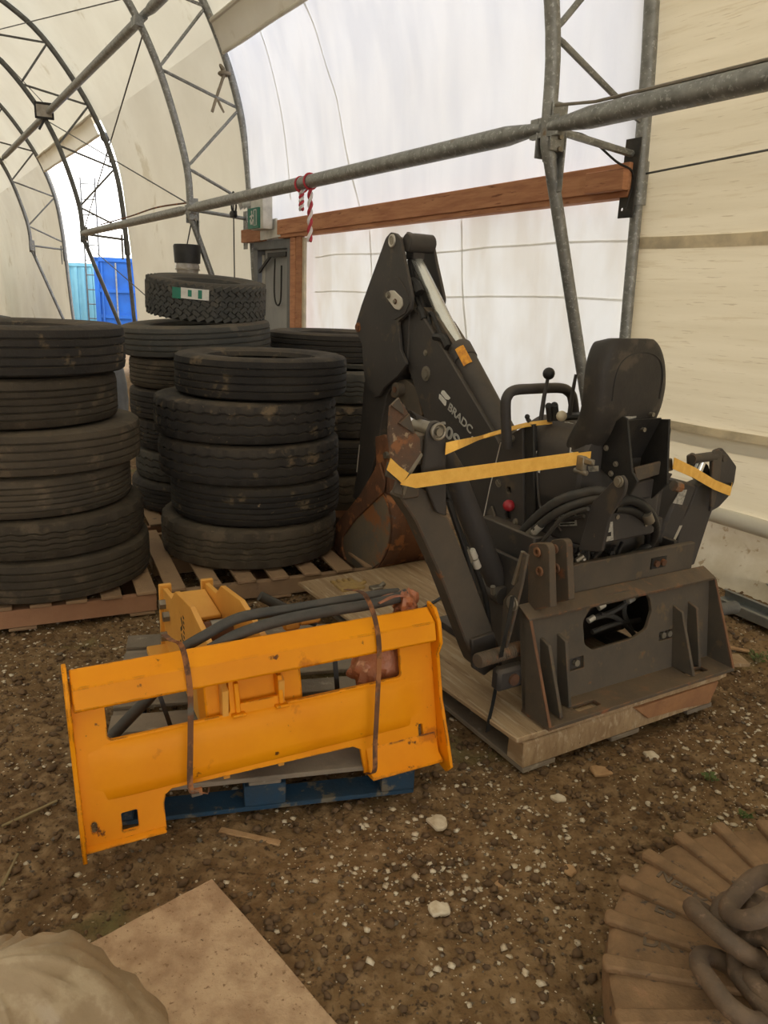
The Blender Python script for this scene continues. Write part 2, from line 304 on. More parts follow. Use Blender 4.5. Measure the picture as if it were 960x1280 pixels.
me.loops.add(fc.size); me.loops.foreach_set('vertex_index', fc.ravel()); me.polygons.add(len(fc)); me.polygons.foreach_set('loop_start', np.arange(0, fc.size, 4)); me.polygons.foreach_set('loop_total', np.full(len(fc), 4)); me.polygons.foreach_set('use_smooth', np.ones(len(fc), bool)); me.update(calc_edges=True)
gm = bpy.data.materials.new('dirt'); gm.use_nodes = True; nt = gm.node_tree; N = nt.nodes; L = nt.links; b = N['Principled BSDF']; b.inputs['Roughness'].default_value = .95; b.inputs['Specular IOR Level'].default_value = .15
tcn = N.new('ShaderNodeTexCoord')
def gnoise(sc, det=8):
    n = N.new('ShaderNodeTexNoise'); n.inputs['Scale'].default_value = sc; n.inputs['Detail'].default_value = det; L.new(tcn.outputs['Object'], n.inputs['Vector']); return n.outputs[0]
def gmix(fac, lo, hi, a, c):
    r_ = N.new('ShaderNodeMapRange'); r_.inputs[1].default_value = lo; r_.inputs[2].default_value = hi; L.new(fac, r_.inputs[0])
    x = N.new('ShaderNodeMix'); x.data_type = 'RGBA'; L.new(r_.outputs[0], x.inputs[0])
    for s_, v in ((x.inputs[6], a), (x.inputs[7], c)):
        if isinstance(v, tuple): s_.default_value = (*v, 1)
        else: L.new(v, s_)
    return x.outputs[2]
c = gmix(gnoise(1.6), .4, .62, (.215, .134, .066), (.135, .081, .040))
c = gmix(gnoise(24), .45, .70, c, (.30, .20, .11))
c = gmix(gnoise(60), .55, .70, c, (.060, .040, .025))
c = gmix(gnoise(2.3), .60, .72, c, (.17, .155, .065))
# lime dust specks gather in patches
v = N.new('ShaderNodeTexVoronoi'); v.inputs['Scale'].default_value = 60; L.new(tcn.outputs['Object'], v.inputs['Vector'])
sepc = N.new('ShaderNodeSeparateColor'); L.new(v.outputs['Color'], sepc.inputs[0])
m1 = N.new('ShaderNodeMath'); m1.operation = 'GREATER_THAN'; L.new(sepc.outputs[0], m1.inputs[0]); m1.inputs[1].default_value = .90
m2 = N.new('ShaderNodeMath'); m2.operation = 'LESS_THAN'; L.new(v.outputs['Distance'], m2.inputs[0]); m2.inputs[1].default_value = .26
m3_ = N.new('ShaderNodeMath'); m3_.operation = 'MULTIPLY'; L.new(m1.outputs[0], m3_.inputs[0]); L.new(m2.outputs[0], m3_.inputs[1])
xx = N.new('ShaderNodeMix'); xx.data_type = 'RGBA'; L.new(m3_.outputs[0], xx.inputs[0]); L.new(c, xx.inputs[6]); xx.inputs[7].default_value = (.50, .42, .30, 1)
L.new(xx.outputs[2], b.inputs['Base Color'])
bp = N.new('ShaderNodeBump'); bp.inputs['Strength'].default_value = .7; bp.inputs['Distance'].default_value = .012; L.new(gnoise(75, 10), bp.inputs['Height']); L.new(bp.outputs[0], b.inputs['Normal'])
fl = part('floor', me, gm, None, kind='structure')

# loose gravel, clods and lime chips: nobody could count them
def scatter(name, n, smin, smax, flat, mtl, region, label, cat, dens=None, power=2.2, seed=1):
    g = np.random.default_rng(seed); V = []; Fc = []
    base = np.array([(1, 0, 0), (-1, 0, 0), (0, 1, 0), (0, -1, 0), (0, 0, 1), (0, 0, -1), (.6, .6, .55), (-.6, .5, .6), (-.55, -.6, .55), (.6, -.55, .6)])
    fcs = np.array([(0, 2, 6), (2, 4, 6), (4, 0, 6), (2, 1, 7), (1, 4, 7), (4, 2, 7), (1, 3, 8), (3, 4, 8), (4, 1, 8), (3, 0, 9), (0, 4, 9), (4, 3, 9), (2, 0, 5), (1, 2, 5), (3, 1, 5), (0, 3, 5)])
    pts = []
    while len(pts) < n:
        x = g.uniform(region[0], region[1], 4000); y = region[2]+(region[3]-region[2])*g.random(4000)**1.5
        keep = np.ones(4000, bool) if dens is None else g.random(4000) < dens(x, y)
        pts += list(zip(x[keep], y[keep]))
    pts = np.array(pts[:n]); s = smin+(smax-smin)*g.random(n)**(power*2.0); z = ground_h(pts[:, 0], pts[:, 1])
    vs = np.repeat(base[None], n, 0)*(1+g.uniform(-.28, .28, (n, 10, 3))); vs[:, :, 2] *= flat; vs[:, :, 0] *= g.uniform(.7, 1.3, (n, 1)); vs *= s[:, None, None]/2
    a = g.uniform(0, 6.28, n); ca, sa = np.cos(a)[:, None], np.sin(a)[:, None]; X_, Y_ = vs[:, :, 0].copy(), vs[:, :, 1].copy(); vs[:, :, 0] = X_*ca-Y_*sa; vs[:, :, 1] = X_*sa+Y_*ca
    t = g.uniform(-.35, .35, n)[:, None]; vs[:, :, 2] += vs[:, :, 0]*t
    vs += np.stack([pts[:, 0], pts[:, 1], z+s*flat*.18], 1)[:, None, :]
    fa = (fcs[None]+np.arange(n)[:, None, None]*10).reshape(-1, 3)
    m_ = bpy.data.meshes.new(name); m_.vertices.add(n*10); m_.vertices.foreach_set('co', vs.astype('f').ravel()); m_.loops.add(fa.size); m_.loops.foreach_set('vertex_index', fa.ravel().astype('i')); m_.polygons.add(len(fa)); m_.polygons.foreach_set('loop_start', np.arange(0, fa.size, 3)); m_.polygons.foreach_set('loop_total', np.full(len(fa), 3)); m_.update(calc_edges=True)
    return props(part(name, m_, mtl, None), label, cat, None, 'stuff')
REG = (-2.2, 2.6, .9, 4.6)
scatter('dirt_clods', 17000, .007, .036, .75, MT['stone'], REG, 'small brown clods of soil strewn all over the dirt ground', 'clods', seed=3)
scatter('pebbles', 4000, .005, .022, .7, MT['greystone'], REG, 'small grey-brown pebbles mixed into the dirt ground', 'pebbles', seed=4)
def cd(x, y): return .12+1.5*np.clip(vnoise(x*2.2+4, y*2.2)-.52, 0, 1)+.55*np.exp(-((x-1.25)**2+(y-2.15)**2)/.12)+.3*np.exp(-((x-.25)**2+(y-1.85)**2)/.1)+.8*((x < -.6) & (y > 2.6))*.35
scatter('lime_chips', 13000, .004, .025, .45, MT['chip'], REG, 'tiny whitish chips sprinkled over the brown dirt', 'chips', dens=cd, seed=5, power=2.6)

# ================================================================ building shell
OUT = [(0, 0), (-.05, .8), (-.09, 1.5), (-.14, 2.5), (-.18, 3.05), (-.26, 3.6), (-.46, 4.22), (-.80, 4.86), (-1.36, 5.58), (-1.96, 6.0), (-2.9, 6.48), (-4.1, 6.9), (-5.5, 7.18), (-7, 7.28)]
INN = [(-.0, .0), (-.43, 1.05), (-.90, 2.42), (-.93, 2.95), (-1.10, 3.6), (-1.30, 4.12), (-1.57, 4.58), (-2.02, 5.1), (-2.6, 5.52), (-3.4, 5.9), (-4.5, 6.25), (-5.7, 6.47), (-7, 6.56)]
def mirror(pr): return pr+[(-14-o, h) for o, h in pr[::-1][1:]]
def dens2(pr, n=5): return [(p.x, p.y) for p in spline([Vector((o, h, 0)) for o, h in pr], n)]
def arclen(pr):
    s = [0]
    for i in range(1, len(pr)): s.append(s[-1]+math.dist(pr[i], pr[i-1]))
    return s
OUTs = dens2(mirror(OUT)); INNs = [(0, 0)]+dens2(mirror(INN)[2:-2])+[(-14, 0)]
So = arclen(OUTs); Si = arclen(INNs)
def at_s(pr, S, s): 
    i = int(np.clip(np.searchsorted(S, s), 1, len(S)-1)); t = (s-S[i-1])/(S[i]-S[i-1]); return (pr[i-1][0]*(1-t)+pr[i][0]*t, pr[i-1][1]*(1-t)+pr[i][1]*t)
def s_of_h(pr, S, h): 
    for i in range(1, len(pr)):
        if pr[i][1] >= h: return S[i-1]+(S[i]-S[i-1])*(h-pr[i-1][1])/(pr[i][1]-pr[i-1][1])
SKIN = .06
def skin_e(wd, s, amp, off, seed): return off+amp*float(vnoise(np.array(wd*2.1+seed+80), np.array(s*.7))-.5)*2+amp*.5*float(vnoise(np.array(wd*6+seed*3+80), np.array(s*1.7+wd*1.2+80))-.5)*2
def sheet(wd0, wd1, s0, s1, nw, ns, amp=.02, off=SKIN, seed=0, sag=0.0):
    V = []; Fc = []
    for i in range(nw+1):
        for j in range(ns+1):
            u = i/nw; wd = wd0+(wd1-wd0)*u; s = s0+(s1-s0)*j/ns; o, h = at_s(OUTs, So, s); o2, h2 = at_s(OUTs, So, s+.05)
            d = Vector((o2-o, h2-h, 0)).normalized(); nn = (d.y, -d.x)
            e = skin_e(wd, s, amp, off, seed)-sag*math.sin(math.pi*min(max(u, 0), 1))
            V.append(W(wd, o+nn[0]*e, h+nn[1]*e))
    for i in range(nw):
        for j in range(ns): a = i*(ns+1)+j; Fc.append((a, a+1, a+ns+2, a+ns+1))
    m_ = MB(); m_.add(V, Fc); return m_.mesh('sheet', 180, recalc=False)
def fab(name, me_, mt): return part(name, me_, mt, None, kind='structure')
ST = So[-1]; sH = lambda h: s_of_h(OUTs, So, h)
NB = -2.25*BAY
for k0, k1 in ((-4, -2.5), (-2.5, -1), (-1, 0), (0, 1), (1, 2), (2, 3), (3, 4), (4, 8)):
    low = sH(4.40)
    fab('ceiling', sheet(k0*BAY, k1*BAY, low, ST-low, 30, 60, seed=0, sag=0), MT['roof'])
    fab('wall_left', sheet(k0*BAY, k1*BAY, ST-low, ST, 30, 12, seed=0), MT['fabric'])
for k0, k1 in ((1, 2), (3, 4), (4, 8)):
    fab('wall_right', sheet(k0*BAY, k1*BAY, 0, sH(4.40), 30, 26, amp=.02, seed=0, sag=0), MT['fabric'])
fab('wall_right', sheet(-4*BAY, .06, sH(.36), sH(4.42), 90, 30, amp=.02, seed=0), MT['fabric_streak'])
# bright tarp closing the bay with the door: an upper and a lower sheet, hung just inside the roof fabric
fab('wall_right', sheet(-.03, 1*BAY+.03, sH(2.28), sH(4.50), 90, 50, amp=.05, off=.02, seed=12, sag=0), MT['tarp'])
fab('wall_right', sheet(-.03, 4.66, 0.02, sH(2.34), 70, 40, amp=.06, off=.05, seed=23, sag=0), MT['tarp_low'])
fab('wall_right', sheet(5.62, BAY+.04, 0.02, sH(2.34), 8, 20, amp=.01, off=.05, seed=3, sag=0), MT['fabric'])
# rolled hem of the roof fabric above the bay, and at the open bay
for (a, b_) in ((.02, BAY-.05), (2*BAY+.1, 3*BAY-.1)):
    t_ = MB(); pts = []
    o, h = at_s(OUTs, So, sH(4.36)); fab('trim_1', sheet(a, b_, sH(4.20), sH(4.52), 40, 6, amp=.012, off=-.03, seed=4), MT['fabric'])
    o, h = at_s(OUTs, So, sH(4.20)); t_.tube([W(a+(b_-a)*i/24, o-.03, h+.004*math.sin(i*1.1)) for i in range(25)], .022, 8); t_.tube([W(a+(b_-a)*i/24, o-.16, h+.30+.004*math.sin(i*1.3)) for i in range(25)], .03, 8)
    fab('trim_1', t_, MT['fabric'])
# far end wall
m_ = MB(); pts = [W(8*BAY, o, h) for o, h in OUTs]; m_.add(pts, [tuple(range(len(pts)))]); fab('wall_back', m_, MT['fabric'])
# vertical welded seams on the tarp and long bands on the fabric to the right
def band(wd0, wd1, h0, h1, off, mt, th=.006, n=24, nm='trim_2'):
    m_ = MB(); P = []
    for i in range(n+1):
        wd = wd0+(wd1-wd0)*i/n
        for h in (h0, h1):
            o, _ = at_s(OUTs, So, sH(h)); P.append(W(wd, o+skin_e(wd, sH(h), .02, SKIN, 0)-.006-off, h+.004*math.sin(wd*3)))
    F_ = [(2*i, 2*i+2, 2*i+3, 2*i+1) for i in range(n)]; m_.add(P, F_); q = m_.mesh(nm, 180, recalc=False); o_ = fab(nm, q, mt)
for h_ in (1.98, 1.62):
    m_ = MB(); P = []
    for i in range(61):
        wd = .05+4.3*i/60; o, _ = at_s(OUTs, So, sH(h_))
        for d in (-.008, .008): P.append(W(wd, o+skin_e(wd, sH(h_+d), .06, .05, 23)-.006, h_+d+.012*math.sin(wd*2.2)))
    m_.add(P, [(2*i, 2*i+1, 2*i+3, 2*i+2) for i in range(60)]); fab('trim_3', m_.mesh('t', 180, recalc=False), MT['tarp_seam'])
for (wd, h0, h1, lean) in ((3.27, 0.1, 2.2, 0.0), (3.3, 2.35, 4.45, .68), (1.58, .1, 2.2, .2), (4.9, 2.6, 4.4, .1)):
    m_ = MB(); P = []
    for i in range(41):
        h = h0+(h1-h0)*i/40; o, _ = at_s(OUTs, So, sH(h))
        for d in (-.012, .012): P.append(W(wd+lean*i/40+d, o+(skin_e(wd+lean*i/40+d, sH(h), .05, .02, 12) if h > 2.25 else skin_e(wd+lean*i/40+d, sH(h), .06, .05, 23))-.006, h))
    m_.add(P, [(2*i, 2*i+1, 2*i+3, 2*i+2) for i in range(40)]); o_ = fab('trim_3', m_.mesh('t', 180, recalc=False), MT['tarp_seam'])
band(-3.9*BAY, .04, 1.93, 2.0, .0, MT['band'], n=80); band(-3.9*BAY, -.1, .87, .92, .03, MT['band'], th=.012, n=80); band(-3.9*BAY, -.1, .79, .87, .008, MT['fabric'], n=80)
# hem pole roll and the dirty skirt along the ground
t_ = MB(); t_.tube([W(-3.95*BAY+i*.5, .015+.01*math.sin(i), .40+.008*math.sin(i*.7)) for i in range(47)], .05, 14); fab('trim_4', t_, MT['fabric'])
m_ = MB(); n1, n2 = 180, 12; P = []; F_ = []
for i in range(n1+1):
    for j in range(n2+1):
        wd = -3.95*BAY+(3.93*BAY)*i/n1; h = .40-.46*j/n2; o = .03+.03*math.sin(math.pi*j/n2)-.10*(j/n2)**2+.035*float(vnoise(np.array(wd*5), np.array(j*.6)))
        P.append(W(wd, o, h))
for i in range(n1):
    for j in range(n2): a = i*(n2+1)+j; F_.append((a, a+1, a+n2+2, a+n2+1))
m_.add(P, F_); fab('baseboard_right', m_.mesh('t', 180, recalc=False), MT['skirt'])

# ================================================================ trusses
def chord_pts(pr, wd): return [W(wd, o, h) for o, h in pr]
TL = {-2: 'hidden steel arch truss behind the camera', -1: 'steel arch truss overhead beside the camera', 0: 'nearest steel arch truss, its two legs standing behind the black backhoe', 1: 'second steel arch truss, rising behind the mud-terrain tyre and left of the door', 2: 'third steel arch truss, at the right edge of the open bright bay', 3: 'fourth steel arch truss, at the left edge of the open bright bay', 4: 'farthest steel arch truss, at the left edge of the photo'}
trusses = {}
for k in range(-1, 4):
    wd = k*BAY; T = thing('arch_truss', TL[k], 'truss', W(wd, 0, 0)); trusses[k] = T
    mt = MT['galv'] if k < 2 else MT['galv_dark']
    io = [p for p in INNs]; i2 = Si
    legI = [W(wd, *at_s(INNs, Si, s)) for s in (0, .6, 1.2, 1.8, 2.4, 2.56)]
    part('inner_leg', MB().tube(legI, .036, 14), mt, T)
    upI = [p for p, s in zip(INNs, Si) if s > 2.55 and s < Si[-1]-2.55]; part('inner_chord', MB().tube([W(wd, *at_s(INNs, Si, 2.5))]+[W(wd, *p) for p in upI], .041, 14), mt, T)
    part('outer_leg', MB().tube([W(wd, *p) for p, s in zip(OUTs, So) if s < 2.36], .036, 14), mt, T)
    part('outer_chord', MB().tube([W(wd, *p) for p, s in zip(OUTs, So) if 2.25 < s < So[-1]-2.3], .044, 14), mt, T)
    far = MB().tube([W(wd, *at_s(INNs, Si, Si[-1]-s)) for s in (0, 1.2, 2.56)], .036, 10); far.tube([W(wd, *at_s(OUTs, So, So[-1]-s)) for s in (0, 1.2, 2.36)], .036, 10)
    part('inner_leg', far, mt, T)
    if k > 3: continue
    # web: zigzag struts
    si, so = Si[-1]/2, So[-1]/2
    a0 = (s_of_h(INNs, Si, 2.95)); b0 = s_of_h(OUTs, So, 2.62)
    inn = [W(wd, *at_s(INNs, Si, a0+1.02*i)) for i in range(0, 7)]; outn = [W(wd, *at_s(OUTs, So, b0+1.05*i)) for i in range(0, 7)]
    def strut(p, q, r=.018):
        d = (q-p).normalized(); part('web_strut', MB().tube([p+d*.03, p+d*.08, q-d*.08, q-d*.03], [r*.7, r, r, r*.7], 8), mt, T)
    strut(W(wd, *at_s(INNs, Si, s_of_h(INNs, Si, 2.50))), W(wd, *at_s(OUTs, So, sH(2.45))), .022)
    for i in range(6):
        strut(outn[i], inn[i]); strut(inn[i], outn[i+1])
    # node plates: bracket on the inner joint and splice plate on the outer joint
    o, h = at_s(INNs, Si, s_of_h(INNs, Si, 2.45)); c = W(wd, o, h)
    br = MB(); br.box(c+WN*.02-WD*.055+EZ*.05, .11, .010, .24, WN, WD, EZ); br.box(c+WN*.075-WD*.03-EZ*.10, .012, .07, .34, WN, WD, EZ); br.box(c+WN*.01+WD*.05, .10, .010, .2, WN, WD, EZ)
    bk = part('joint_bracket', br, mt, T, bevel=.003)
    for dz in (-.06, .0, .08):
        part('bolt', MB().cyl(c+WN*.03-WD*.075+EZ*dz, c+WN*.03-WD*.04+EZ*dz, .014, 6), MT['steel'], bk)
    o, h = at_s(OUTs, So, sH(2.32)); c = W(wd, o, h)
    fp = plate_mesh('splice_plate', [(-.055, -.22), (.055, -.22), (.055, .22), (-.055, .22)], [circ(-.03, z, .011, 8) for z in (-.17, -.07, .04, .14)], .008, c-WN*.085, -WD, EZ)
    part('splice_plate', fp, MT['blackmatte'] if k == 0 else mt, T)
    part('sleeve', MB().tube([W(wd, *at_s(OUTs, So, sH(2.18))), W(wd, *at_s(OUTs, So, sH(2.42)))], .052, 12), mt, T)
    # upper node bracket where the second purlin crosses
    o, h = at_s(INNs, Si, s_of_h(INNs, Si, 4.33)); c = W(wd, o, h)
    part('joint_bracket', MB().box(c+WN*-.02, .10, .16, .10, WN, WD, EZ), mt, T, bevel=.004)
# ================================================================ purlins
def purlin(name, k0, k1, o, h, r, label, taper=True):
    a, b_ = k0*BAY, k1*BAY; pts = [W(a+.03, o, h), W(a+.10, o, h), W(a+.32, o, h), W(b_-.32, o, h), W(b_-.10, o, h), W(b_-.03, o, h)]
    m_ = MB().tube(pts, [r*.5, r*.62, r, r, r*.62, r*.5], 14)
    m_.box(W(a+.05, o, h), .03, .12, .10, WN, WD, EZ); m_.box(W(b_-.05, o, h), .03, .12, .10, WN, WD, EZ)
    return solo(name, m_, MT['galv'], label, 'pipe', 'purlin pipes between the arch trusses')
purlin('purlin_pipe', -1, 0, -.92, 2.50, .055, 'grey purlin pipe running from nearest truss off the right edge of photo')
purlin('purlin_pipe', 0, 1, -.92, 2.50, .055, 'long grey purlin pipe with two candy-striped ropes, crossing in front of the bright tarp')
purlin('purlin_pipe', 1, 2, -.92, 2.50, .055, 'grey purlin pipe between second and third trusses, ending at the open bay')
purlin('purlin_pipe', 0, 1, -1.36, 4.40, .055, 'upper purlin pipe leaving the second truss at the top edge of photo')
purlin('purlin_pipe', 1, 2, -1.36, 4.40, .055, 'upper purlin pipe slanting down from second truss to the floodlight truss')
purlin('purlin_pipe', 2, 3, -1.36, 4.40, .055, 'upper purlin pipe crossing the open bright bay at far left')
def cable(pts, label, r=.006, mt='galv_dark', sag=0):
    return solo('bracing_cable', MB().tube(pts, r, 6), MT[mt], label, 'cable', 'bracing cables of the shed')
ni = lambda k, h: W(k*BAY, at_s(INNs, Si, s_of_h(INNs, Si, h))[0], h)
no = lambda k, h: W(k*BAY, at_s(OUTs, So, sH(h))[0], h)
cable([ni(1, 4.25), ni(2, 2.5)], 'steep bracing cable from upper joint of second truss down to third truss', .009)
cable([ni(2, 4.3), ni(1, 2.55)], 'bracing cable from upper joint of third truss down to second truss', .009)
cable([ni(2, 2.35), W(BAY, -.05, .3)], 'low bracing cable from third truss down behind the mud-terrain tyre', .008)
cable([W(BAY, -1.5, 4.55), W(BAY*2.6, -3.2, 5.75)], 'thin cable running across the top left corner', .007)
cable([W(BAY*2-.1, -2.0, 5.1), W(BAY*2-.1, -1.38, 4.5)], 'thin wire hanging down to the black floodlight', .007)
cable([no(-1, 2.6), no(0, 2.35)], 'thin cable leaving nearest truss to the right below the purlin pipe', .006)
cable([W(-.05, -.92, 2.60), W(-.35, -.93, 2.565), W(-.9, -.93, 2.562), W(-3.2, -.93, 2.562)], 'cable with thimbles lying along the top of the right purlin pipe', .008, 'steel')
cable(spline([W(.02, -.80, 2.50), W(.01, -.6, 2.50), W(.0, -.35, 2.40), W(-.03, -.22, 2.34), W(-.03, -.25, 2.15)], 6), 'black cable lying along the short strut of the nearest truss', .007, 'black')
cable(spline([W(BAY+.1, -.9, 2.58), W(BAY+1.2, -.95, 2.60), W(BAY+2.6, -.92, 2.585), W(BAY+4.5, -.9, 2.58)], 6), 'brown cord lying along the purlin pipe left of second truss', .01, 'rust')

# ================================================================ header beam, post, door
def lumber(name, p, q, wdt, hgt, label, cat='beam', mt='lumber', group=None, both=None):
    d = (q-p).normalized(); s_ = d.cross(EZ).normalized(); z = s_.cross(d); return solo(name, MB().box((p+q)/2, (q-p).length, wdt, hgt, d, s_, z), MT[mt], label, cat, group, bevel=.004)
T = thing('header_beam', 'long reddish timber header beam below the bright upper tarp', 'beam', W(2.4, -.22, 2.2))
a_, b_ = W(-.02, -.23, 2.33), W(4.93, -.23, 2.30); d = (b_-a_).normalized()
part('plank', MB().box((a_+b_)/2-EZ*.0, (b_-a_).length, .04, .155, d, WN, EZ), MT['lumber'], T, bevel=.004)
a_, b_ = W(-.02, -.19, 2.235), W(4.93, -.19, 2.205)
part('plank', MB().box((a_+b_)/2, (b_-a_).length, .09, .04, d, WN, EZ), MT['lumber'], T, bevel=.004)
part('plank', MB().box(W(.13, -.27, 2.31), .3, .05, .12, WD, WN, EZ), MT['lumber'], T, bevel=.004)
lumber('beam_end', W(5.42, -.20, 2.25), W(6.0, -.20, 2.25), .09, .15, 'short reddish timber block left of the exit sign')
solo('filler_panel', MB().prism([W(4.86, -.24, 2.20), W(5.48, -.24, 2.18), W(5.36, -.24, 2.40), W(4.98, -.24, 2.40)], WN*.02).box(W(5.2, -.085, 2.2), 1.25, .01, .34, WD, WN, EZ), MT['white'], 'cream trapezoid filler panel between timber blocks above the grey door', 'panel', bevel=.002)
T = thing('door_post', 'upright reddish timber post right of the grey door', 'post', W(4.53, -.17, 0))
for wd_, ww in ((4.60, .13), (4.46, .12)): part('plank', MB().box(W(wd_, -.19, 1.10), ww, .05, 2.20, WD, WN, EZ), MT['lumber'], T, bevel=.004)
solo('door_post_strip', MB().box(W(4.375, -.18, 1.1), .05, .03, 2.15, WD, WN, EZ), MT['band'], 'pale edge strip on right side of the timber door post', 'strip')
fr = MB(); fr.box(W(4.76, -.13, 1.06), .07, .12, 2.12, WD, WN, EZ); fr.box(W(5.68, -.13, 1.06), .12, .12, 2.12, WD, WN, EZ); fr.box(W(5.22, -.13, 2.13), 1.04, .12, .10, WD, WN, EZ)
dr = part('door_1', MB().box(W(5.17, -.10, 1.045), .75, .045, 2.09, WD, WN, EZ), MT['grey_paint'], None, kind='structure', bevel=.003)
part('door_frame', fr, MT['frame_grey'], dr, bevel=.004)
part('door_edge', MB().box(W(5.57, -.12, 1.03), .035, .05, 2.0, WD, WN, EZ), MT['zinc'], dr)
part('closer_arm', MB().box(W(5.44, -.165, 1.93), .42, .02, .035, (WD*.8+EZ*-.42).normalized(), WN, (WD*.42+EZ*.8).normalized()), MT['black'], dr)
part('closer_arm', MB().box(W(5.1, -.165, 2.02), .5, .03, .05, WD, WN, EZ), MT['black'], dr)
part('wire_handle', MB().tube(spline([W(5.18, -.16, 1.98), W(5.2, -.16, 1.6), W(5.13, -.16, 1.46), W(5.02, -.16, 1.52), W(5.0, -.16, 1.9)], 5), .010, 6), MT['black'], dr)
solo('wall_stud', MB().box(W(5.92, -.10, 1.05), .05, .05, 2.1, WD, WN, EZ), MT['band'], 'thin pale upright left of the grey door frame', 'post')
# exit sign box with twin lamps
T = thing('exit_sign', 'white emergency box with green running-man exit sign above the door', 'sign', W(5.2, -.3, 2.3))
part('box', MB().box(W(5.17, -.33, 2.48), .34, .12, .40, WD, WN, EZ), MT['white'], T, bevel=.006)
gp = part('sign_panel', MB().box(W(5.22, -.40, 2.40), .30, .03, .22, WD, WN, EZ), MT['green'], T, bevel=.002)
pic = MB()
def gq(x0_, x1, z0, z1, tilt=0): pic.box(W(5.36-(x0_+x1)/2, -.419, 2.29+(z0+z1)/2), abs(x1-x0_), .004, abs(z1-z0), (WD*math.cos(tilt)+EZ*math.sin(tilt)), WN, (EZ*math.cos(tilt)-WD*math.sin(tilt)))
gq(.165, .225, .03, .035); gq(.17, .18, .03, .20); gq(.235, .245, .03, .20); gq(.17, .245, .19, .20)
gq(.10, .125, .165, .19); gq(.10, .125, .10, .16, .3); gq(.06, .10, .125, .14, -.3); gq(.12, .16, .13, .145, .4); gq(.07, .10, .045, .10, -.5); gq(.12, .145, .04, .10, .5)
part('running_man', pic, MT['decal'], gp)
for dx in (.13, .26):
    part('lamp_head', MB().tube([W(5.26+dx*.9, -.36, 2.60), W(5.30+dx*.9, -.46, 2.56)], [.03, .06], 12), MT['white'], T)
# candy striped ropes on the pipe
for i, (px, ptop, pbot) in enumerate(((377, 230, 256), (388, 226, 286))):
    top = on_plane(px, ptop, W(0, -.92, 0), WN); ln = (pbot-ptop)/945*7.6/1.0
    T = thing('striped_rope', ('short', 'long')[i]+' red and white candy-striped rope looped over the purlin pipe', 'rope', top-EZ*ln)
    rr = .022; n_ = 40; A, B = [], []
    for s_ in range(n_+1):
        z = -ln*s_/n_; a = s_*.55; A.append(top+EZ*z+WD*math.cos(a)*rr*.55+WN*math.sin(a)*rr*.55); B.append(top+EZ*z-WD*math.cos(a)*rr*.55-WN*math.sin(a)*rr*.55)
    part('red_strand', MB().tube(A, rr*.62, 7), MT['redrope'], T); part('white_strand', MB().tube(B, rr*.62, 7), MT['whiterope'], T)
    part('knot', MB().tube([top+EZ*.04+WN*math.cos(a)*.062+EZ*math.sin(a)*.062-EZ*.045 for a in np.linspace(0, 6.28, 20)], .009, 6), MT['redrope'], T)
# tie strap hanging from the strut, with its ratchet
p0 = W(BAY-.62, -.85, 2.45); p1 = on_plane(292, 270, W(0, -.5, 0), WN)
T = thing('hanging_strap', 'dark tie-down strap with ratchet hanging left of the exit sign', 'strap', p1-EZ*1.0)
part('webbing', MB().ribbon([p1+EZ*.25, p1, p1-EZ*1.1], WD, .03, .004), MT['blackmatte'], T)
part('ratchet', MB().box(p1+EZ*.02, .10, .05, .07, WD, WN, EZ).cyl(p1+WD*.07+EZ*.03, p1-WD*.06, .025), MT['black'], T, bevel=.004)
part('loop', MB().tube(spline([p1+EZ*.02-WD*.05, p1+EZ*.12-WD*.08, p1+EZ*.26, p1+EZ*.12+WD*.06, p1], 4), .012, 6), MT['blackmatte'], T)
# strap end tied on the outer chord above the tarp corner
q = no(1, 4.0)-WN*.075
solo('tied_rope', MB().tube(spline([q+EZ*.04+WD*.06, q+EZ*.08-WN*.05, q-WD*.03-WN*.02, q-WN*.10-EZ*.25, q-WN*.16-EZ*.42], 5), .018, 7).tube([q+WD*math.cos(a)*.06+WN*math.sin(a)*.06 for a in np.linspace(0, 6.28, 12)], .02, 7).tube(spline([q-EZ*.02, q-WN*.07-EZ*.22+WD*.08, q-WN*.02-EZ*.40, q-WN*.10-EZ*.26], 5), .012, 6), MT['pole'], 'tan rope tied round outer chord of second truss at the tarp corner', 'rope')
# black floodlight on the third truss
c = W(2*BAY-.1, -1.42, 4.42); T = thing('floodlight', 'small black floodlight on the third truss under the upper pipe', 'lamp', c-EZ*.12)
ax = (CAM-c).normalized(); sx_ = ax.cross(EZ).normalized(); sz_ = sx_.cross(ax)
part('housing', MB().box(c, .30, .26, .12, sx_, sz_, ax), MT['black'], T, bevel=.01); part('lens', MB().box(c+ax*.065, .24, .18, .01, sx_, sz_, ax), MT['glass'], T); part('bracket', MB().tube([c-EZ*.12, c-EZ*.20+sx_*.04, c-EZ*.3+sx_*.10], .02, 8), MT['black'], T)
c = W(2*BAY+.25, -.35, 4.2); T = thing('floodlight', 'round black lamp with wire legs at top corner of the open bay', 'lamp', c-EZ*.1)
part('housing', MB().ball(c, .09, 12), MT['black'], T); part('wire_leg', MB().tube([c, c-EZ*.5+WD*-.25], .008, 5), MT['black'], T); part('wire_leg', MB().tube([c, c-EZ*.55+WD*-.1], .008, 5), MT['black'], T)
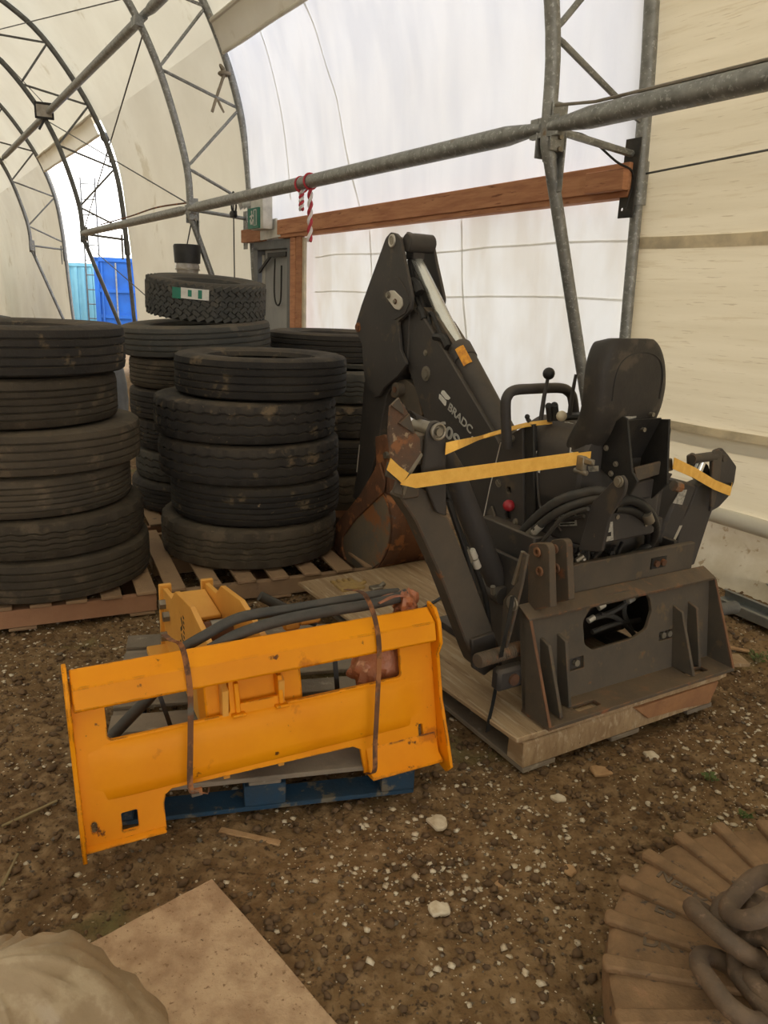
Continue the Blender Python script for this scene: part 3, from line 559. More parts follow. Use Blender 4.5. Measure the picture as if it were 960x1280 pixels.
# lantern-like lamp behind the mud-terrain tyre
c = on_plane(234, 318, W(BAY, -.75, 0), WD); s = 1.0
T = thing('hanging_lamp', 'black shaded lamp with milky glass hanging behind the mud-terrain tyre', 'lamp', c-EZ*.35)
def lathe(c, prof, n=24): return MB().tube([Vector(c)+EZ*z for r_, z in prof], [r_ for r_, z in prof], n)
part('shade', lathe(c, [(.15, .11), (.16, .09), (.15, -.10), (.12, -.105)]), MT['black'], T)
part('glass', lathe(c, [(.13, -.10), (.14, -.14), (.125, -.21), (.12, -.22)]), MT['glass'], T); part('collar', lathe(c, [(.125, -.16), (.145, -.165), (.145, -.18), (.12, -.185)]), MT['steel'], T)
part('neck', lathe(c, [(.06, -.21), (.06, -.27), (.085, -.28), (.08, -.42)]), MT['galv'], T)
part('hanger', MB().tube([c+EZ*.1, W(BAY, -.88, 2.42)], .008, 6).tube([c-EZ*.2-WN*.05, c-EZ*.7-WN*.3], .01, 6), MT['black'], T)

# ================================================================ yard outside: containers, scaffold
def container(c, ang, L_, Wd_, H_, mt, label, doors):
    X = Vector((math.cos(ang), math.sin(ang), 0)); Yv = Vector((-X.y, X.x, 0)); T = thing('shipping_container', label, 'container', c)
    b_ = MB().box(c+EZ*H_/2, L_, Wd_, H_-.1, X, Yv, EZ); part('body', b_, mt, T)
    for sx in (-1, 1): part('corner_post', MB().box(c+X*sx*(L_/2-.05)-Yv*(Wd_/2)+EZ*H_/2, .14, .12, H_, X, Yv, EZ), mt, T)
    part('top_rail', MB().box(c-Yv*(Wd_/2)+EZ*(H_-.06), L_, .12, .12, X, Yv, EZ), mt, T)
    if doors:
        for i in range(6): part('locking_bar' if i in (1, 2, 4, 5) else 'door_seam', MB().cyl(c-Yv*(Wd_/2+.06)+X*(-L_/2+(i+.5)*L_/6)+EZ*.1, c-Yv*(Wd_/2+.06)+X*(-L_/2+(i+.5)*L_/6)+EZ*(H_-.15), .025, 6), MT['galv'] if i in (1, 4) else mt, T)
        for z in (.75, 1.5): part('door_rib', MB().box(c-Yv*(Wd_/2+.03)+EZ*z, L_-.2, .06, .10, X, Yv, EZ), mt, T)
    else:
        m_ = MB()
        for i in range(int(L_/.28)): m_.box(c-Yv*(Wd_/2+.02)+X*(-L_/2+.14+i*.28)+EZ*H_/2, .12, .06, H_-.3, X, Yv, EZ)
        part('corrugation', m_, mt, T, kind='stuff')
container(Vector((-7.75, 26.6, 0)), R(2), 2.5, 6.0, 2.45, MT['container'], 'bright blue shipping container seen through the open bay', True)
container(Vector((-12.5, 31.0, 0)), R(2), 2.3, 2.0, 2.45, MT['container_pale'], 'pale turquoise container left of the blue one, seen through the open bay', False)
sc = MB(); c0 = Vector((-10.9, 28.0, 0))
for x in (0, .5): sc.cyl(c0+Vector((x, 0, 0)), c0+Vector((x, 0, 5.2)), .03, 6)
for z in np.arange(.5, 5.2, .5): sc.cyl(c0+Vector((0, 0, z)), c0+Vector((.5, 0, z)), .02, 6)
solo('scaffold_ladder', sc, MT['galv_dark'], 'distant ladder mast rising above the pale turquoise container', 'ladder')
# ================================================================ tyres
def tyre_mesh(name, Rr, Wt, rim=.286, grooves=(-.6, -.2, .2, .6), gw=.010, gd=.012, tread=.84, n=144, zig=0.0, zper=4, notch=0, seed=0):
    h = Wt/2; tw = Wt*tread/2; prof = []      # (r, z, is groove, groove centre)
    prof += [(rim, -h*.62, 0), (rim+.012, -h*.80, 0), (rim+(Rr-rim)*.3, -h*.95, 0), (rim+(Rr-rim)*.55, -h, 0), (rim+(Rr-rim)*.78, -h*.975, 0), (Rr-.016, -tw-(h-tw)*.45, 0), (Rr-.005, -tw, 1)]
    for g in grooves:
        z = g*tw; prof += [(Rr+.001, z-gw/2-.001, 2), (Rr-gd, z-gw/2+.002, 2), (Rr-gd, z+gw/2-.002, 2), (Rr+.001, z+gw/2+.001, 2)]
    prof += [(Rr-.005, tw, 1), (Rr-.016, tw+(h-tw)*.45, 0), (rim+(Rr-rim)*.80, h*.975, 0), (rim+(Rr-rim)*.74, h*1.0, 3), (rim+(Rr-rim)*.70, h*.985, 0), (rim+(Rr-rim)*.5, h*.98, 0), (rim+(Rr-rim)*.3, h*.95, 0), (rim+.035, h*.86, 0), (rim+.03, h*.9, 0), (rim+.012, h*.84, 0), (rim, h*.62, 0), (rim+.02, h*.5, 0), (Rr-.05, h*.6, 0), (Rr-.05, -h*.6, 0), (rim+.02, -h*.5, 0)]
    V = []; Fc = []; m = len(prof)
    for i in range(n):
        a = 2*math.pi*i/n; wz = zig*(1 if (i//(zper//2)) % 2 else -1)
        for (r_, z, kd) in prof:
            rr = r_; zz = z
            if kd == 2: zz = z+wz
            if kd == 1 and notch and i % notch == 0: rr -= .008
            V.append((rr*math.cos(a), rr*math.sin(a), zz+h))
    for i in range(n):
        for j in range(m): Fc.append((i*m+j, ((i+1) % n)*m+j, ((i+1) % n)*m+(j+1) % m, i*m+(j+1) % m))
    mb = MB(); mb.v = [Vector(v) for v in V]; mb.f = Fc; return mb.mesh(name, 32)
def tyre(me_, mt, x, y, z, label, group, tilt=(0, 0), rz=None, cat='tire'):
    me2 = me_.copy(); me2.materials.clear(); me2.materials.append(MT[mt])
    o = bpy.data.objects.new('tire', me2); col.objects.link(o); o.location = (x, y, z); o.rotation_euler = (tilt[0], tilt[1], random.random()*6 if rz is None else rz)
    return props(o, label, cat, group)
def TM(Rr, Wt, v=0):
    k = [dict(grooves=(-.62, -.22, .22, .62), gw=.009), dict(grooves=(-.66, -.33, 0, .33, .66), gw=.008, notch=3), dict(grooves=(-.55, 0, .55), gw=.011, zig=.0035, notch=4), dict(grooves=(-.5, -.17, .17, .5), gw=.008, zig=.003, notch=6)][v % 4]
    return tyre_mesh('tire', Rr, Wt, rim=.286 if Rr > .45 else .23, **k)
# left front stack, six high
ORD = ['bottom', 'second from the bottom', 'third from the bottom', 'fourth from the bottom', 'second from the top', 'topmost']
hs = [.14, .352, .545, .742, .952, 1.178, 1.405]
for i, (x, y, r_, v, mt) in enumerate([(-1.745, 3.715, .51, 0, 'tyre'), (-1.765, 3.71, .51, 3, 'tyre'), (-1.81, 3.70, .50, 1, 'tyre'), (-1.77, 3.71, .515, 0, 'tyre'), (-1.85, 3.68, .50, 1, 'tyre'), (-1.81, 3.70, .505, 0, 'tyre_black')]):
    tyre(TM(r_, hs[i+1]-hs[i]-.002, v), mt, x, y, hs[i], ORD[i]+' dusty truck tyre in the tall stack at the left edge', 'truck tyres in the left front stack', tilt=(0.0, 0.0))
# centre stack, five high
ORD5 = ['bottom', 'second from the bottom', 'middle', 'second from the top', 'topmost']
hs = [.14, .372, .598, .818, 1.040, 1.262]
for i, (x, y, r_, v, mt) in enumerate([(-.789, 4.287, .505, 3, 'tyre'), (-.753, 4.293, .482, 1, 'tyre_black'), (-.786, 4.287, .508, 2, 'tyre_black'), (-.805, 4.284, .505, 2, 'tyre_black'), (-.718, 4.30, .475, 0, 'tyre_black')]):
    tyre(TM(r_, hs[i+1]-hs[i]-.002, v), mt, x, y, hs[i], ORD5[i]+' truck tyre in the free-standing centre stack, left of the rusty bucket', 'truck tyres in the centre stack')
# stack behind, under the mud-terrain tyre
hs = [.14, .345, .55, .755, .955, 1.155]
for i in range(5):
    tyre(TM(.485-.012*(i % 2), hs[i+1]-hs[i]-.002, i+1), ['tyre_black', 'tyre_grey', 'tyre_black', 'tyre_black', 'tyre'][i], -1.30+.02*(i % 3), 5.26, hs[i], ORD5[i]+' level truck tyre in the shaded stack below the tilted tyre', 'truck tyres in the shaded rear stack')
tyre(TM(.492, .200, 0), 'tyre_grey', -1.31, 5.25, 1.180, 'tilted grey-brown truck tyre directly under the mud-terrain tyre', 'truck tyres in the shaded rear stack', tilt=(R(2.0), R(3.2)))
# mud-terrain tyre with blocks
T = thing('mud_terrain_tire', 'new knobbly mud-terrain tyre with green and white sticker, on top of rear stack', 'tire', (-1.262, 5.30, 1.415)); T.rotation_euler = (R(5.0), R(3.4), 0)
Ra, Wa = .395, .245
b0 = tyre_mesh('carcass', Ra-.008, Wa, rim=.215, grooves=(), tread=.80)
part('carcass', b0, MT['tyre_grey'], T, local=True)
mb = MB(); nb = 44; g = random.Random(3)
for i in range(nb):
    for row in range(7):
        a = 2*math.pi*(i+(.5 if row % 2 else 0))/nb; z = Wa/2+(row-3)*Wa*.128; sk = (.5, -.6, .7, -.4, .6, -.7, .4)[row]
        t = Vector((-math.sin(a), math.cos(a), 0)); nn = Vector((math.cos(a), math.sin(a), 0)); u = (t*math.cos(sk)+EZ*math.sin(sk)); w_ = nn.cross(u)
        ln = .050 if row in (0, 6) else .048
        rr = Ra-(.011 if row in (0, 6) else .006)
        mb.box(nn*rr+EZ*z, .014, ln, .026, nn, u, w_)
        if row in (2, 4): mb.box(nn*(rr)+EZ*(z+.004)+t*.024, .013, .018, .024, nn, t, EZ)
part('tread_blocks', mb, MT['tyre_grey'], T, kind='stuff', local=True, smooth=0)
ca = math.atan2(-1, .10)
def on_tread(deg0, deg1, z0, z1, rr):
    m_ = MB(); n_ = 6; V = []
    for i in range(n_+1):
        a = R(deg0+(deg1-deg0)*i/n_)
        for z in (z0, z1): V.append(Vector((math.cos(a)*rr, math.sin(a)*rr, z)))
    for i in range(n_+1):
        a = R(deg0+(deg1-deg0)*i/n_)
        for z in (z0, z1): V.append(Vector((math.cos(a)*(rr-.004), math.sin(a)*(rr-.004), z)))
    k = 2*(n_+1); F_ = [(2*i, 2*i+2, 2*i+3, 2*i+1) for i in range(n_)]+[(k+2*i, k+2*i+1, k+2*i+3, k+2*i+2) for i in range(n_)]+[(2*i, k+2*i, k+2*i+2, 2*i+2) for i in range(n_)]+[(2*i+1, 2*i+3, k+2*i+3, k+2*i+1) for i in range(n_)]
    return m_.add(V, F_)
part('sticker', on_tread(-99.5, -74.5, .145, .21, Ra+.006), MT['decal'], T, label='white paper sticker', local=True)
part('sticker', on_tread(-108, -99.5, .14, .207, Ra+.006), MT['green'], T, label='green end of the sticker', local=True)
part('sticker_print', on_tread(-93, -89.5, .160, .20, Ra+.008).add(on_tread(-84, -80.5, .152, .204, Ra+.008).v, on_tread(-84, -80.5, .152, .204, Ra+.008).f), MT['green'], T, local=True)
# right rear stack
hs = [.14, .395, .645, .88, 1.10]
for i in range(4):
    tyre(TM(.50, hs[i+1]-hs[i]-.002, [2, 1, 2, 3][i]), ['tyre', 'tyre_black', 'tyre_black', 'tyre_grey'][i], -.36, 5.52, hs[i], ['bottom', 'second', 'third', 'fourth'][i]+' zigzag-grooved tyre from the ground, right rear stack beside the dipper arm', 'truck tyres in the right rear stack')
tyre(TM(.51, .205, 0), 'tyre_black', -.40, 5.78, 1.125, 'large flat grooved tyre on top of right rear stack under the door', 'truck tyres in the right rear stack')
# tarp-covered heap and low blue-grey lump behind the left stack
def blob(c, sx_, sy_, sz_, n=28, amp=.12, seed=1, flat=0.0, pw_=1.0, fold=0):
    V = []; Fc = []; m_ = n//2
    for j in range(m_+1):
        ph = math.pi*j/m_
        for i in range(n):
            a = 2*math.pi*i/n; d = Vector((math.cos(a)*math.sin(ph), math.sin(a)*math.sin(ph), math.cos(ph)))
            s = 1+amp*(float(vnoise(np.array(d.x*2.3+seed*3.1+5), np.array(d.y*2.3+d.z*2+5)))-.5)*2+amp*.5*(float(vnoise(np.array(d.x*6+seed), np.array(d.y*6+d.z*5+9)))-.5)*2
            if fold: s += fold*math.sin(a*9+d.z*4+seed)*math.sin(ph)
            V.append(Vector(c)+Vector((d.x*sx_*s, d.y*sy_*s, max(d.z, -flat if flat else -1)*sz_*s)))
    for j in range(m_):
        for i in range(n): Fc.append((j*n+i, (j+1)*n+i, (j+1)*n+(i+1) % n, j*n+(i+1) % n))
    return MB().add(V, Fc)
solo('covered_heap', blob((-4.3, 8.2, .62), .55, .6, .66, amp=.1, seed=3, flat=.9), MT['black'], 'heap under a dark crumpled tarp just showing behind the left tyre stack', 'heap')
solo('covered_drum', blob((-2.62, 6.7, .62), .30, .30, .60, amp=.05, seed=6, flat=.98), MT['frame_grey'], 'low grey-blue covered lump between left stack and mud-terrain tyre', 'lump')

# ================================================================ pallets
def board(T, name, c, l1, l2, l3, X, Yv, Z, mt, bev=.003): return part(name, MB().box(c, l1, l2, l3, X, Yv, Z), MT[mt], T, bevel=bev)
def stringer_pallet(O, E1, E2, L1, L2, label, mt='pallet_wood', mts='pallet_red', nb=7, group='stringer pallets under the tyres'):
    T = thing('pallet', label, 'pallet', O, group)
    for i in range(3): board(T, 'stringer', O+E1*L1/2+E2*(.02+(L2-.04)*i/2)+EZ*.072, L1, .04, .088, E1, E2, EZ, mts)
    for i in range(nb):
        board(T, 'deck_board', O+E1*(.05+(L1-.10)*i/(nb-1)+random.uniform(-.006, .006))+E2*(L2/2-.005)+EZ*.127, .095, L2+random.uniform(0, .02), .018, E1, E2, EZ, mt)
    for i in range(3): board(T, 'bottom_board', O+E1*(.07+(L1-.14)*i/2)+E2*L2/2+EZ*.018, .12, L2, .016, E1, E2, EZ, mt)
    return T
E1 = Vector((.908, .419, 0)).normalized(); E2 = Vector((-E1.y, E1.x, 0))
P0 = Vector((-1.115, 3.50, 0))
stringer_pallet(P0-E1*1.22, E1, E2, 1.22, 1.02, 'slatted pallet with reddish front stringer under the left tyre stack', nb=8)
stringer_pallet(P0+E1*.05, E1, E2, 1.18, 1.02, 'slatted pallet under the centre tyre stack, its edge behind the bucket', mts='pallet_wood')
stringer_pallet(P0-E1*.80+E2*1.15, E1, E2, 1.2, 1.15, 'dark slatted pallet under the shaded rear tyre stack')
stringer_pallet(P0+E1*.45+E2*1.30, E1, E2, 1.15, 1.3, 'hidden slatted pallet under the right rear tyre stack')
# blue block pallet under the yellow frame
B1 = Vector((.966, .235, 0)).normalized(); B2 = Vector((-B1.y, B1.x, 0)); BO = Vector((.135, 2.150, 0))-B1*.985
T = thing('blue_pallet', 'blue-painted block pallet with grey deck under the yellow frame', 'pallet', BO)
LB = .985; DB = 1.10
for j, z2 in enumerate((0, .5, 1)):
    board(T, 'bottom_board', BO+B1*LB/2+B2*(.05+(DB-.10)*z2)+EZ*.016, LB, .10, .016, B1, B2, EZ, 'blue_wood' if j == 0 else 'grey_wood')
    for i, x in enumerate((.055, .50, .93)):
        w_ = (.10, .13, .11)[i]; board(T, 'block', BO+B1*min(max(x, w_/2), LB-w_/2)+B2*(.05+(DB-.10)*z2)+EZ*.062, w_, .10, .074, B1, B2, EZ, 'blue_wood')
for x in (.05, .5, .935): board(T, 'cross_board', BO+B1*x+B2*DB/2+EZ*.106, .10, DB, .014, B1, B2, EZ, 'grey_wood')
for i in range(7):
    y = .055+(DB-.11)*i/6; board(T, 'deck_board', BO+B1*LB/2+B2*y+EZ*.122, LB, .115 if i % 2 == 0 else .10, .017, B1, B2, EZ, 'grey_wood')
# plywood-topped pallet of the backhoe
T = thing('plywood_pallet', 'plywood-topped heavy wooden pallet under the black backhoe', 'pallet', A0)
sheet_ = MB().prism([M(-.055, -.005, .138), M(1.04, -.02, .138), M(1.03, 1.68, .138), M(-.13, 1.64, .138)], EZ*.018); part('plywood_sheet', sheet_, MT['ply'], T, bevel=.003)
part('plywood_sheet', MB().prism([M(-.035, .01, .122), M(1.03, -.005, .122), M(1.02, .28, .122), M(-.05, .26, .122)], EZ*.016), MT['ply'], T, bevel=.002)
for j, b in enumerate((.045, .8, 1.58)):
    st = part('stringer', MB().mbox(-.01, 1.0, b-.045, b+.045, .020, .122), MT['pallet_wood' if j else 'ply'], T, bevel=.006)
for a in (.07, .5, .93): part('bottom_board', MB().mbox(a-.075, a+.075, .0, 1.62, .0, .020), MT['grey_wood'], T, bevel=.003)
for b in (.16, .34, .52): part('deck_board', MB().mbox(-.03, 1.0, b+.3, b+.42, .120, .137), MT['grey_wood'], T, bevel=.002)
part('bark_edge', MB().prism([M(.52, -.012, .122), M(.60, -.014, .060), M(.80, -.014, .05), M(.97, -.012, .03), M(1.01, -.012, .122)], EY*.02), MT['dark_wood'], T, bevel=.004, label='orange bark-stained face of front stringer')
# glove and small bracket on the plywood corner
gl = MB(); gc = at_h(437, 733, .160)
gl.box(gc, .13, .10, .018, EX, EY, EZ)
for i in range(4): gl.tube([gc+EX*(-.045+.03*i)+EY*.04, gc+EX*(-.05+.033*i)+EY*.085, gc+EX*(-.05+.033*i)+EY*.11-EZ*.004], [.013, .012, .009], 7)
gl.tube([gc+EX*.06, gc+EX*.10+EY*.02, gc+EX*.11+EY*.05], [.014, .012, .009], 7)
solo('work_glove', gl, MT['glove'], 'flattened yellow cloth work glove on the pale corner of the plywood pallet', 'glove', bevel=.006)
c_ = at_h(470, 735, .165); solo('steel_offcut', MB().box(c_, .06, .05, .02, EX, EY, EZ).cyl(c_+EX*.02, c_+EX*.05+EZ*.02, .014, 8), MT['steel'], 'small grey metal offcut beside the yellow glove', 'offcut', bevel=.004)

# ================================================================ yellow attachment frame
T = thing('hitch_frame', 'bright yellow steel quick-hitch frame with bolted rear arms on the blue pallet', 'loader attachment', YT)
W_ = 1.103
outer = [(0, 0), (.215, .0), (.215, .075), (.222, .10), (.24, .112), (.80, .100), (.825, .085), (.835, .0), (W_, .0), (W_, .47), (0, .47)]
win1 = rrect(.085, .290, .425, .41, .012); win2 = rrect(.590, .290, .985, .41, .012); win3 = rrect(.445, .315, .575, .41, .006)
sq1 = rrect(.098, .024, .142, .078, .003, 1); sq2 = rrect(.905, .024, .945, .080, .003, 1); sl = rrect(.02, .038, .034, .072, .006, 2); sl2 = rrect(1.035, .06, 1.05, .12, .006, 2)
part('face_plate', plate_mesh('face_plate', outer, [win1, win3, win2, sq1, sq2, sl, sl2], .012, YT+YY*.006, YU, YV), MT['yellow'], T)
def yprism(prof, u0, u1): return MB().prism([Y(u0, y, v) for y, v in prof], YU*(u1-u0))
part('top_beam', yprism([(.010, .500), (-.004, .505), (-.052, .462), (-.054, .402), (-.046, .396), (-.006, .412), (-.002, .47)], .006, W_-.006), MT['yellow'], T, bevel=.003)
def lofted(prof, us):
    V = []; n = len(prof)
    for u, k in us: V += [Y(u, .006+(y-.006)*k, v) for y, v in prof]
    F_ = [(i*n+j, (i+1)*n+j, (i+1)*n+(j+1) % n, i*n+(j+1) % n) for i in range(len(us)-1) for j in range(n)]+[tuple(range(n)), tuple(range((len(us)-1)*n, len(us)*n))[::-1]]
    return MB().add(V, F_)
part('belly_fold', lofted([(.012, .289), (.0, .286), (-.008, .275), (-.013, .255), (-.014, .22), (-.010, .16), (-.0065, .125), (.006, .118)], [(.03, .45), (.06, .5), (.09, .85), (.12, 1), (.5, 1), (.95, 1), (.985, .85), (1.01, .5), (1.06, .45)]), MT['yellow'], T, smooth=60)
part('lower_lip', yprism([(-.001, .010), (-.016, .0), (-.016, -.006), (.0, -.006)], .0, .213), MT['yellow'], T, bevel=.002)
part('lower_lip', yprism([(-.001, .085), (-.020, .02), (-.045, .0), (-.045, -.008), (.0, -.006)], .842, W_-.008), MT['yellow'], T, bevel=.002)
part('side_flange', MB().prism([Y(-.012, y, v) for y, v in [(.012, -.035), (-.010, -.035), (-.045, .05), (-.030, .15), (-.034, .33), (-.064, .37), (-.066, .46), (-.030, .52), (.012, .52)]], YU*.012), MT['yellow'], T, bevel=.002, label='left side flange with a chipped rusty edge')
fl_pts = [(.012, -.03), (-.04, -.045), (-.075, -.02), (-.060, .08), (-.036, .2), (-.034, .35), (-.062, .39), (-.060, .46), (-.035, .505), (.012, .52)]
part('side_flange', MB().prism([Y(W_, y, v) for y, v in fl_pts], YU*.012), MT['yellow'], T, bevel=.002)
for u in (.44, .572): part('web_rib', MB().prism([Y(u, y, v) for y, v in [(-.01, .29), (-.014, .38), (.10, .40), (.10, .30)]], YU*.014).box(Y(u+.007, .0, .286), .04, .05, .008, YU, YY, YV), MT['yellow'], T, bevel=.002)
part('back_tube', MB().box(Y(.51, .09, .30), .30, .12, .26, YU, YY, YV), MT['yellow'], T, bevel=.006)
# rear arms: two upright plates running back from the frame
YH = Vector((YY.x, YY.y, 0)).normalized(); YS = Vector((YH.y, -YH.x, 0))
def arm_out(u): base = Y(u, 0, 0); base.z = 0; return base
for u, nm in ((.405, 'arm_plate'), (.575, 'arm_plate')):
    O_ = arm_out(u)
    pts = [(.10, .17), (.10, .50), (.34, .59), (.52, .58), (.90, .475), (1.10, .43), (1.10, .16), (.80, .15)]
    pts = [(.06, .17), (.06, .46), (.22, .53), (.50, .55), (.78, .50), (.86, .44), (1.06, .41), (1.06, .16)]
    hl = [circ(.34, .42, .022), circ(.62, .36, .018)]
    ap = part(nm, plate_mesh(nm, pts, hl if u > .5 else [circ(.50, .30, .016)], .016, O_, YH, EZ), MT['yellow_pale'], T, label='faded yellow rear arm plate')
    part('end_plate', MB().box(O_+YH*1.065+EZ*.29, .02, .05, .27, YH, YS, EZ), MT['yellow_pale'], ap, bevel=.003)
    if u < .5:
        for (y, z) in ((1.01, .36), (.93, .34), (1.0, .225), (.2, .22)): part('bolt', MB().cyl(O_+YH*y+EZ*z-YS*.008, O_+YH*y+EZ*z-YS*.034, .021, 6), MT['steel'], ap)
        lt = MB()
        for k in range(6): lt.box(O_+YH*(.66+.012*k*(k % 2))+EZ*(.43-.032*k)-YS*.0095, .034, .002, .014, (YH*.8+EZ*.6*(-1)**k).normalized(), YS, (EZ*.8-YH*.6*(-1)**k).normalized())
        for k in range(10): lt.box(O_+YH*(.625)+EZ*(.46-.019*k)-YS*.0095, .020, .002, .009, YH, YS, EZ)
        part('black_lettering', lt, MT['black'], ap)
O_ = arm_out(.49)
part('cross_channel', MB().box(O_+YH*.90+EZ*.385, .28, .145, .016, YH, YS, EZ).box(O_+YH*.70+EZ*.30, .02, .145, .18, YH, YS, EZ), MT['yellow_pale'], T, bevel=.004)
part('pivot_shaft', MB().cyl(O_+YH*.62+EZ*.385-YS*.06, O_+YH*.62+EZ*.385+YS*.075, .045, 18), MT['rust'], T)
part('pivot_pin', MB().cyl(O_+YH*.62+EZ*.40-YS*.0, O_+YH*.62+EZ*.40+YS*.078, .034, 16).cyl(O_+YH*.52+EZ*.37+YS*.03, O_+YH*.46+EZ*.36+YS*.03, .020, 10), MT['steel'], T)
part('latch_block', MB().box(Y(.66, .09, .505), .05, .03, .04, YU, YY, YV).box(Y(.72, .09, .505), .07, .035, .02, YU, YY, YV).box(Y(.60, .12, .505), .08, .06, .012, YU, YY, YV), MT['yellow_pale'], T, bevel=.005)
part('rear_foot', MB().box(arm_out(.49)+YH*.45+EZ*.21, .5, .05, .06, YH, YS, EZ).box(arm_out(.49)+YH*.98+EZ*.155, .14, .34, .03, YH, YS, EZ), MT['yellow_pale'], T, bevel=.004)
# thick hoses lying over it and the orange wrap at their end
def hy(pts, y): return [py_(a, b, y) for a, b in pts]
for nm, pts, y, r_, lb in (('hydraulic_hose', [(226, 812), (255, 795), (300, 772), (360, 762), (420, 752), (470, 744), (498, 741)], .07, .0165, 'upper thick black hose lying behind the top of yellow frame'),
                           ('hydraulic_hose', [(262, 812), (300, 792), (350, 776), (410, 764), (460, 756), (494, 748), (508, 742)], .03, .0175, 'lower thick black hose lying along the top of yellow frame'),
                           ('hydraulic_hose', [(208, 838), (190, 868), (166, 893), (140, 920)], .30, .019, 'black hose seen through the left window of yellow frame'),
                           ('hydraulic_hose', [(325, 745), (345, 755), (372, 768), (395, 778)], .42, .018, 'short black hose behind the right arm plate of yellow frame')):
    solo(nm, MB().tube(spline(hy(pts, y), 6), r_, 12), MT['hose'], lb, 'hose')
wr = blob(Y(1.01, .15, .33), .105, .10, .13, n=36, amp=.22, seed=8, fold=.05)
wr2 = blob(Y(1.045, .05, .515), .045, .05, .05, n=28, amp=.35, seed=4, fold=.10); wr.add(wr2.v, wr2.f)
wr3 = blob(Y(.93, .13, .30), .07, .07, .065, n=28, amp=.25, seed=14, fold=.06); wr.add(wr3.v, wr3.f)
wr.ribbon(spline([Y(.93, .03, .54), Y(.985, .03, .553), Y(1.03, .03, .545), Y(1.06, .06, .50), Y(1.075, .08, .45)], 5), YY, .06, .004)
solo('shrink_wrapped_bundle', wr, MT['wrap'], 'crumpled orange plastic wrap bundled behind right end of yellow frame', 'bundle')
# rusty steel bands
for pts, lb in (([(214, 800), (226, 806), (233, 830), (238, 870), (238, 930), (238, 984), (246, 992)], 'rusty steel band strapped over left part of the yellow frame'), ([(452, 740), (461, 752), (469, 775), (474, 810), (472, 870), (469, 930), (468, 964)], 'rusty steel band strapped over right part of the yellow frame')):
    P = hy(pts, -.062); solo('steel_band', MB().ribbon(spline([P[0]+YY*.13-YV*.01]+P+[P[-1]+YY*.06-EZ*.03], 5), YU, .016, .002), MT['rust'], lb, 'band')
c_ = py_(246, 990, -.06); solo('band_clip', MB().box(c_, .03, .01, .02, YU, YY, YV).tube([c_, c_+YU*.03-YV*.012, c_+YU*.035+YV*.004], .003, 5), MT['rust'], 'twisted rusty band end at the lower left cut-out of yellow frame', 'clip')
solo('black_band', MB().ribbon([Y(.80, .10, .45), Y(.80, .10, .20), Y(.80, .16, .06)], YU, .016, .003), MT['dark_strap'], 'thin black band hanging behind the right window of yellow frame', 'band')
solo('black_band', MB().ribbon([Y(.25, .20, .36), Y(.285, .20, .20), Y(.30, .2, .08)], YU, .014, .003), MT['dark_strap'], 'thin black band behind the left window of yellow frame', 'band')

# ================================================================ foreground: sheet, bag, rubber track, chain
q = [at_h(265, 1098, .035), at_h(480, 1345, .02), at_h(230, 1560, .02), at_h(62, 1205, .035)]
edge = [q[0].lerp(q[1], t)+Vector((random.uniform(-.002, .002), random.uniform(-.002, .002), 0)) for t in np.linspace(0, 1, 12)[:-1]]+[q[1], q[2]]+[q[3].lerp(q[0], t)+Vector((0, random.uniform(-.002, .002), 0)) for t in np.linspace(0, 1, 10)[:-1]]
T = thing('fibreboard_sheet', 'large tan fibreboard sheet lying on the dirt in the foreground', 'board', q[0]-EZ*.03)
part('board', MB().prism([p-EZ*.016 for p in edge], EZ*.016), MT['sheet'], T, bevel=.002)
part('torn_edge', MB().prism([p-EZ*.030+Vector((.004, .002, 0)) for p in [q[0], q[0].lerp(q[1], .35), q[0].lerp(q[1], .75), q[1], q[1]-Vector((.05, 0, 0)), q[0]-Vector((.03, .03, 0))]], EZ*.013), MT['ply'], T, bevel=.002)
# plastic covered lump, bottom left
V = []; Fc = []; n = 96; m_ = 40; bc = Vector((-.700, 1.10, 0))
for j in range(m_+1):
    t = j/m_
    for i in range(n):
        a = 2*math.pi*i/n; rr = .30*(t**.75)*(1+.10*math.sin(a*2+1)+.06*math.sin(a*3+.4)); z = .335*(1-t**1.9)+.004
        fo = .014*math.sin(a*7+1.3*math.sin(t*5))*t*(1.2-t)+.008*math.sin(a*17+t*9)*t+.012*math.sin(t*14+a*2)*(1-t)*t; z *= 1+.10*math.sin(a+.8)*(1-t); cr = .016*(1-abs(math.sin(a*5.5+1.7*t+.6)))**4*min(1, t*3)+.010*(1-abs(math.sin(a*9.5-2*t)))**5*min(1, t*3); z += cr; rr += cr*.6
        V.append(bc+Vector((math.cos(a)*(rr+fo*1.2), math.sin(a)*(rr+fo*1.2), z+fo*.8)))
for j in range(m_):
    for i in range(n): Fc.append((j*n+i, j*n+(i+1) % n, (j+1)*n+(i+1) % n, (j+1)*n+i))
solo('plastic_bag', MB().add(V, Fc), MT['plastic'], 'dusty translucent plastic bag over a lump in the bottom left corner', 'bag', smooth=180)

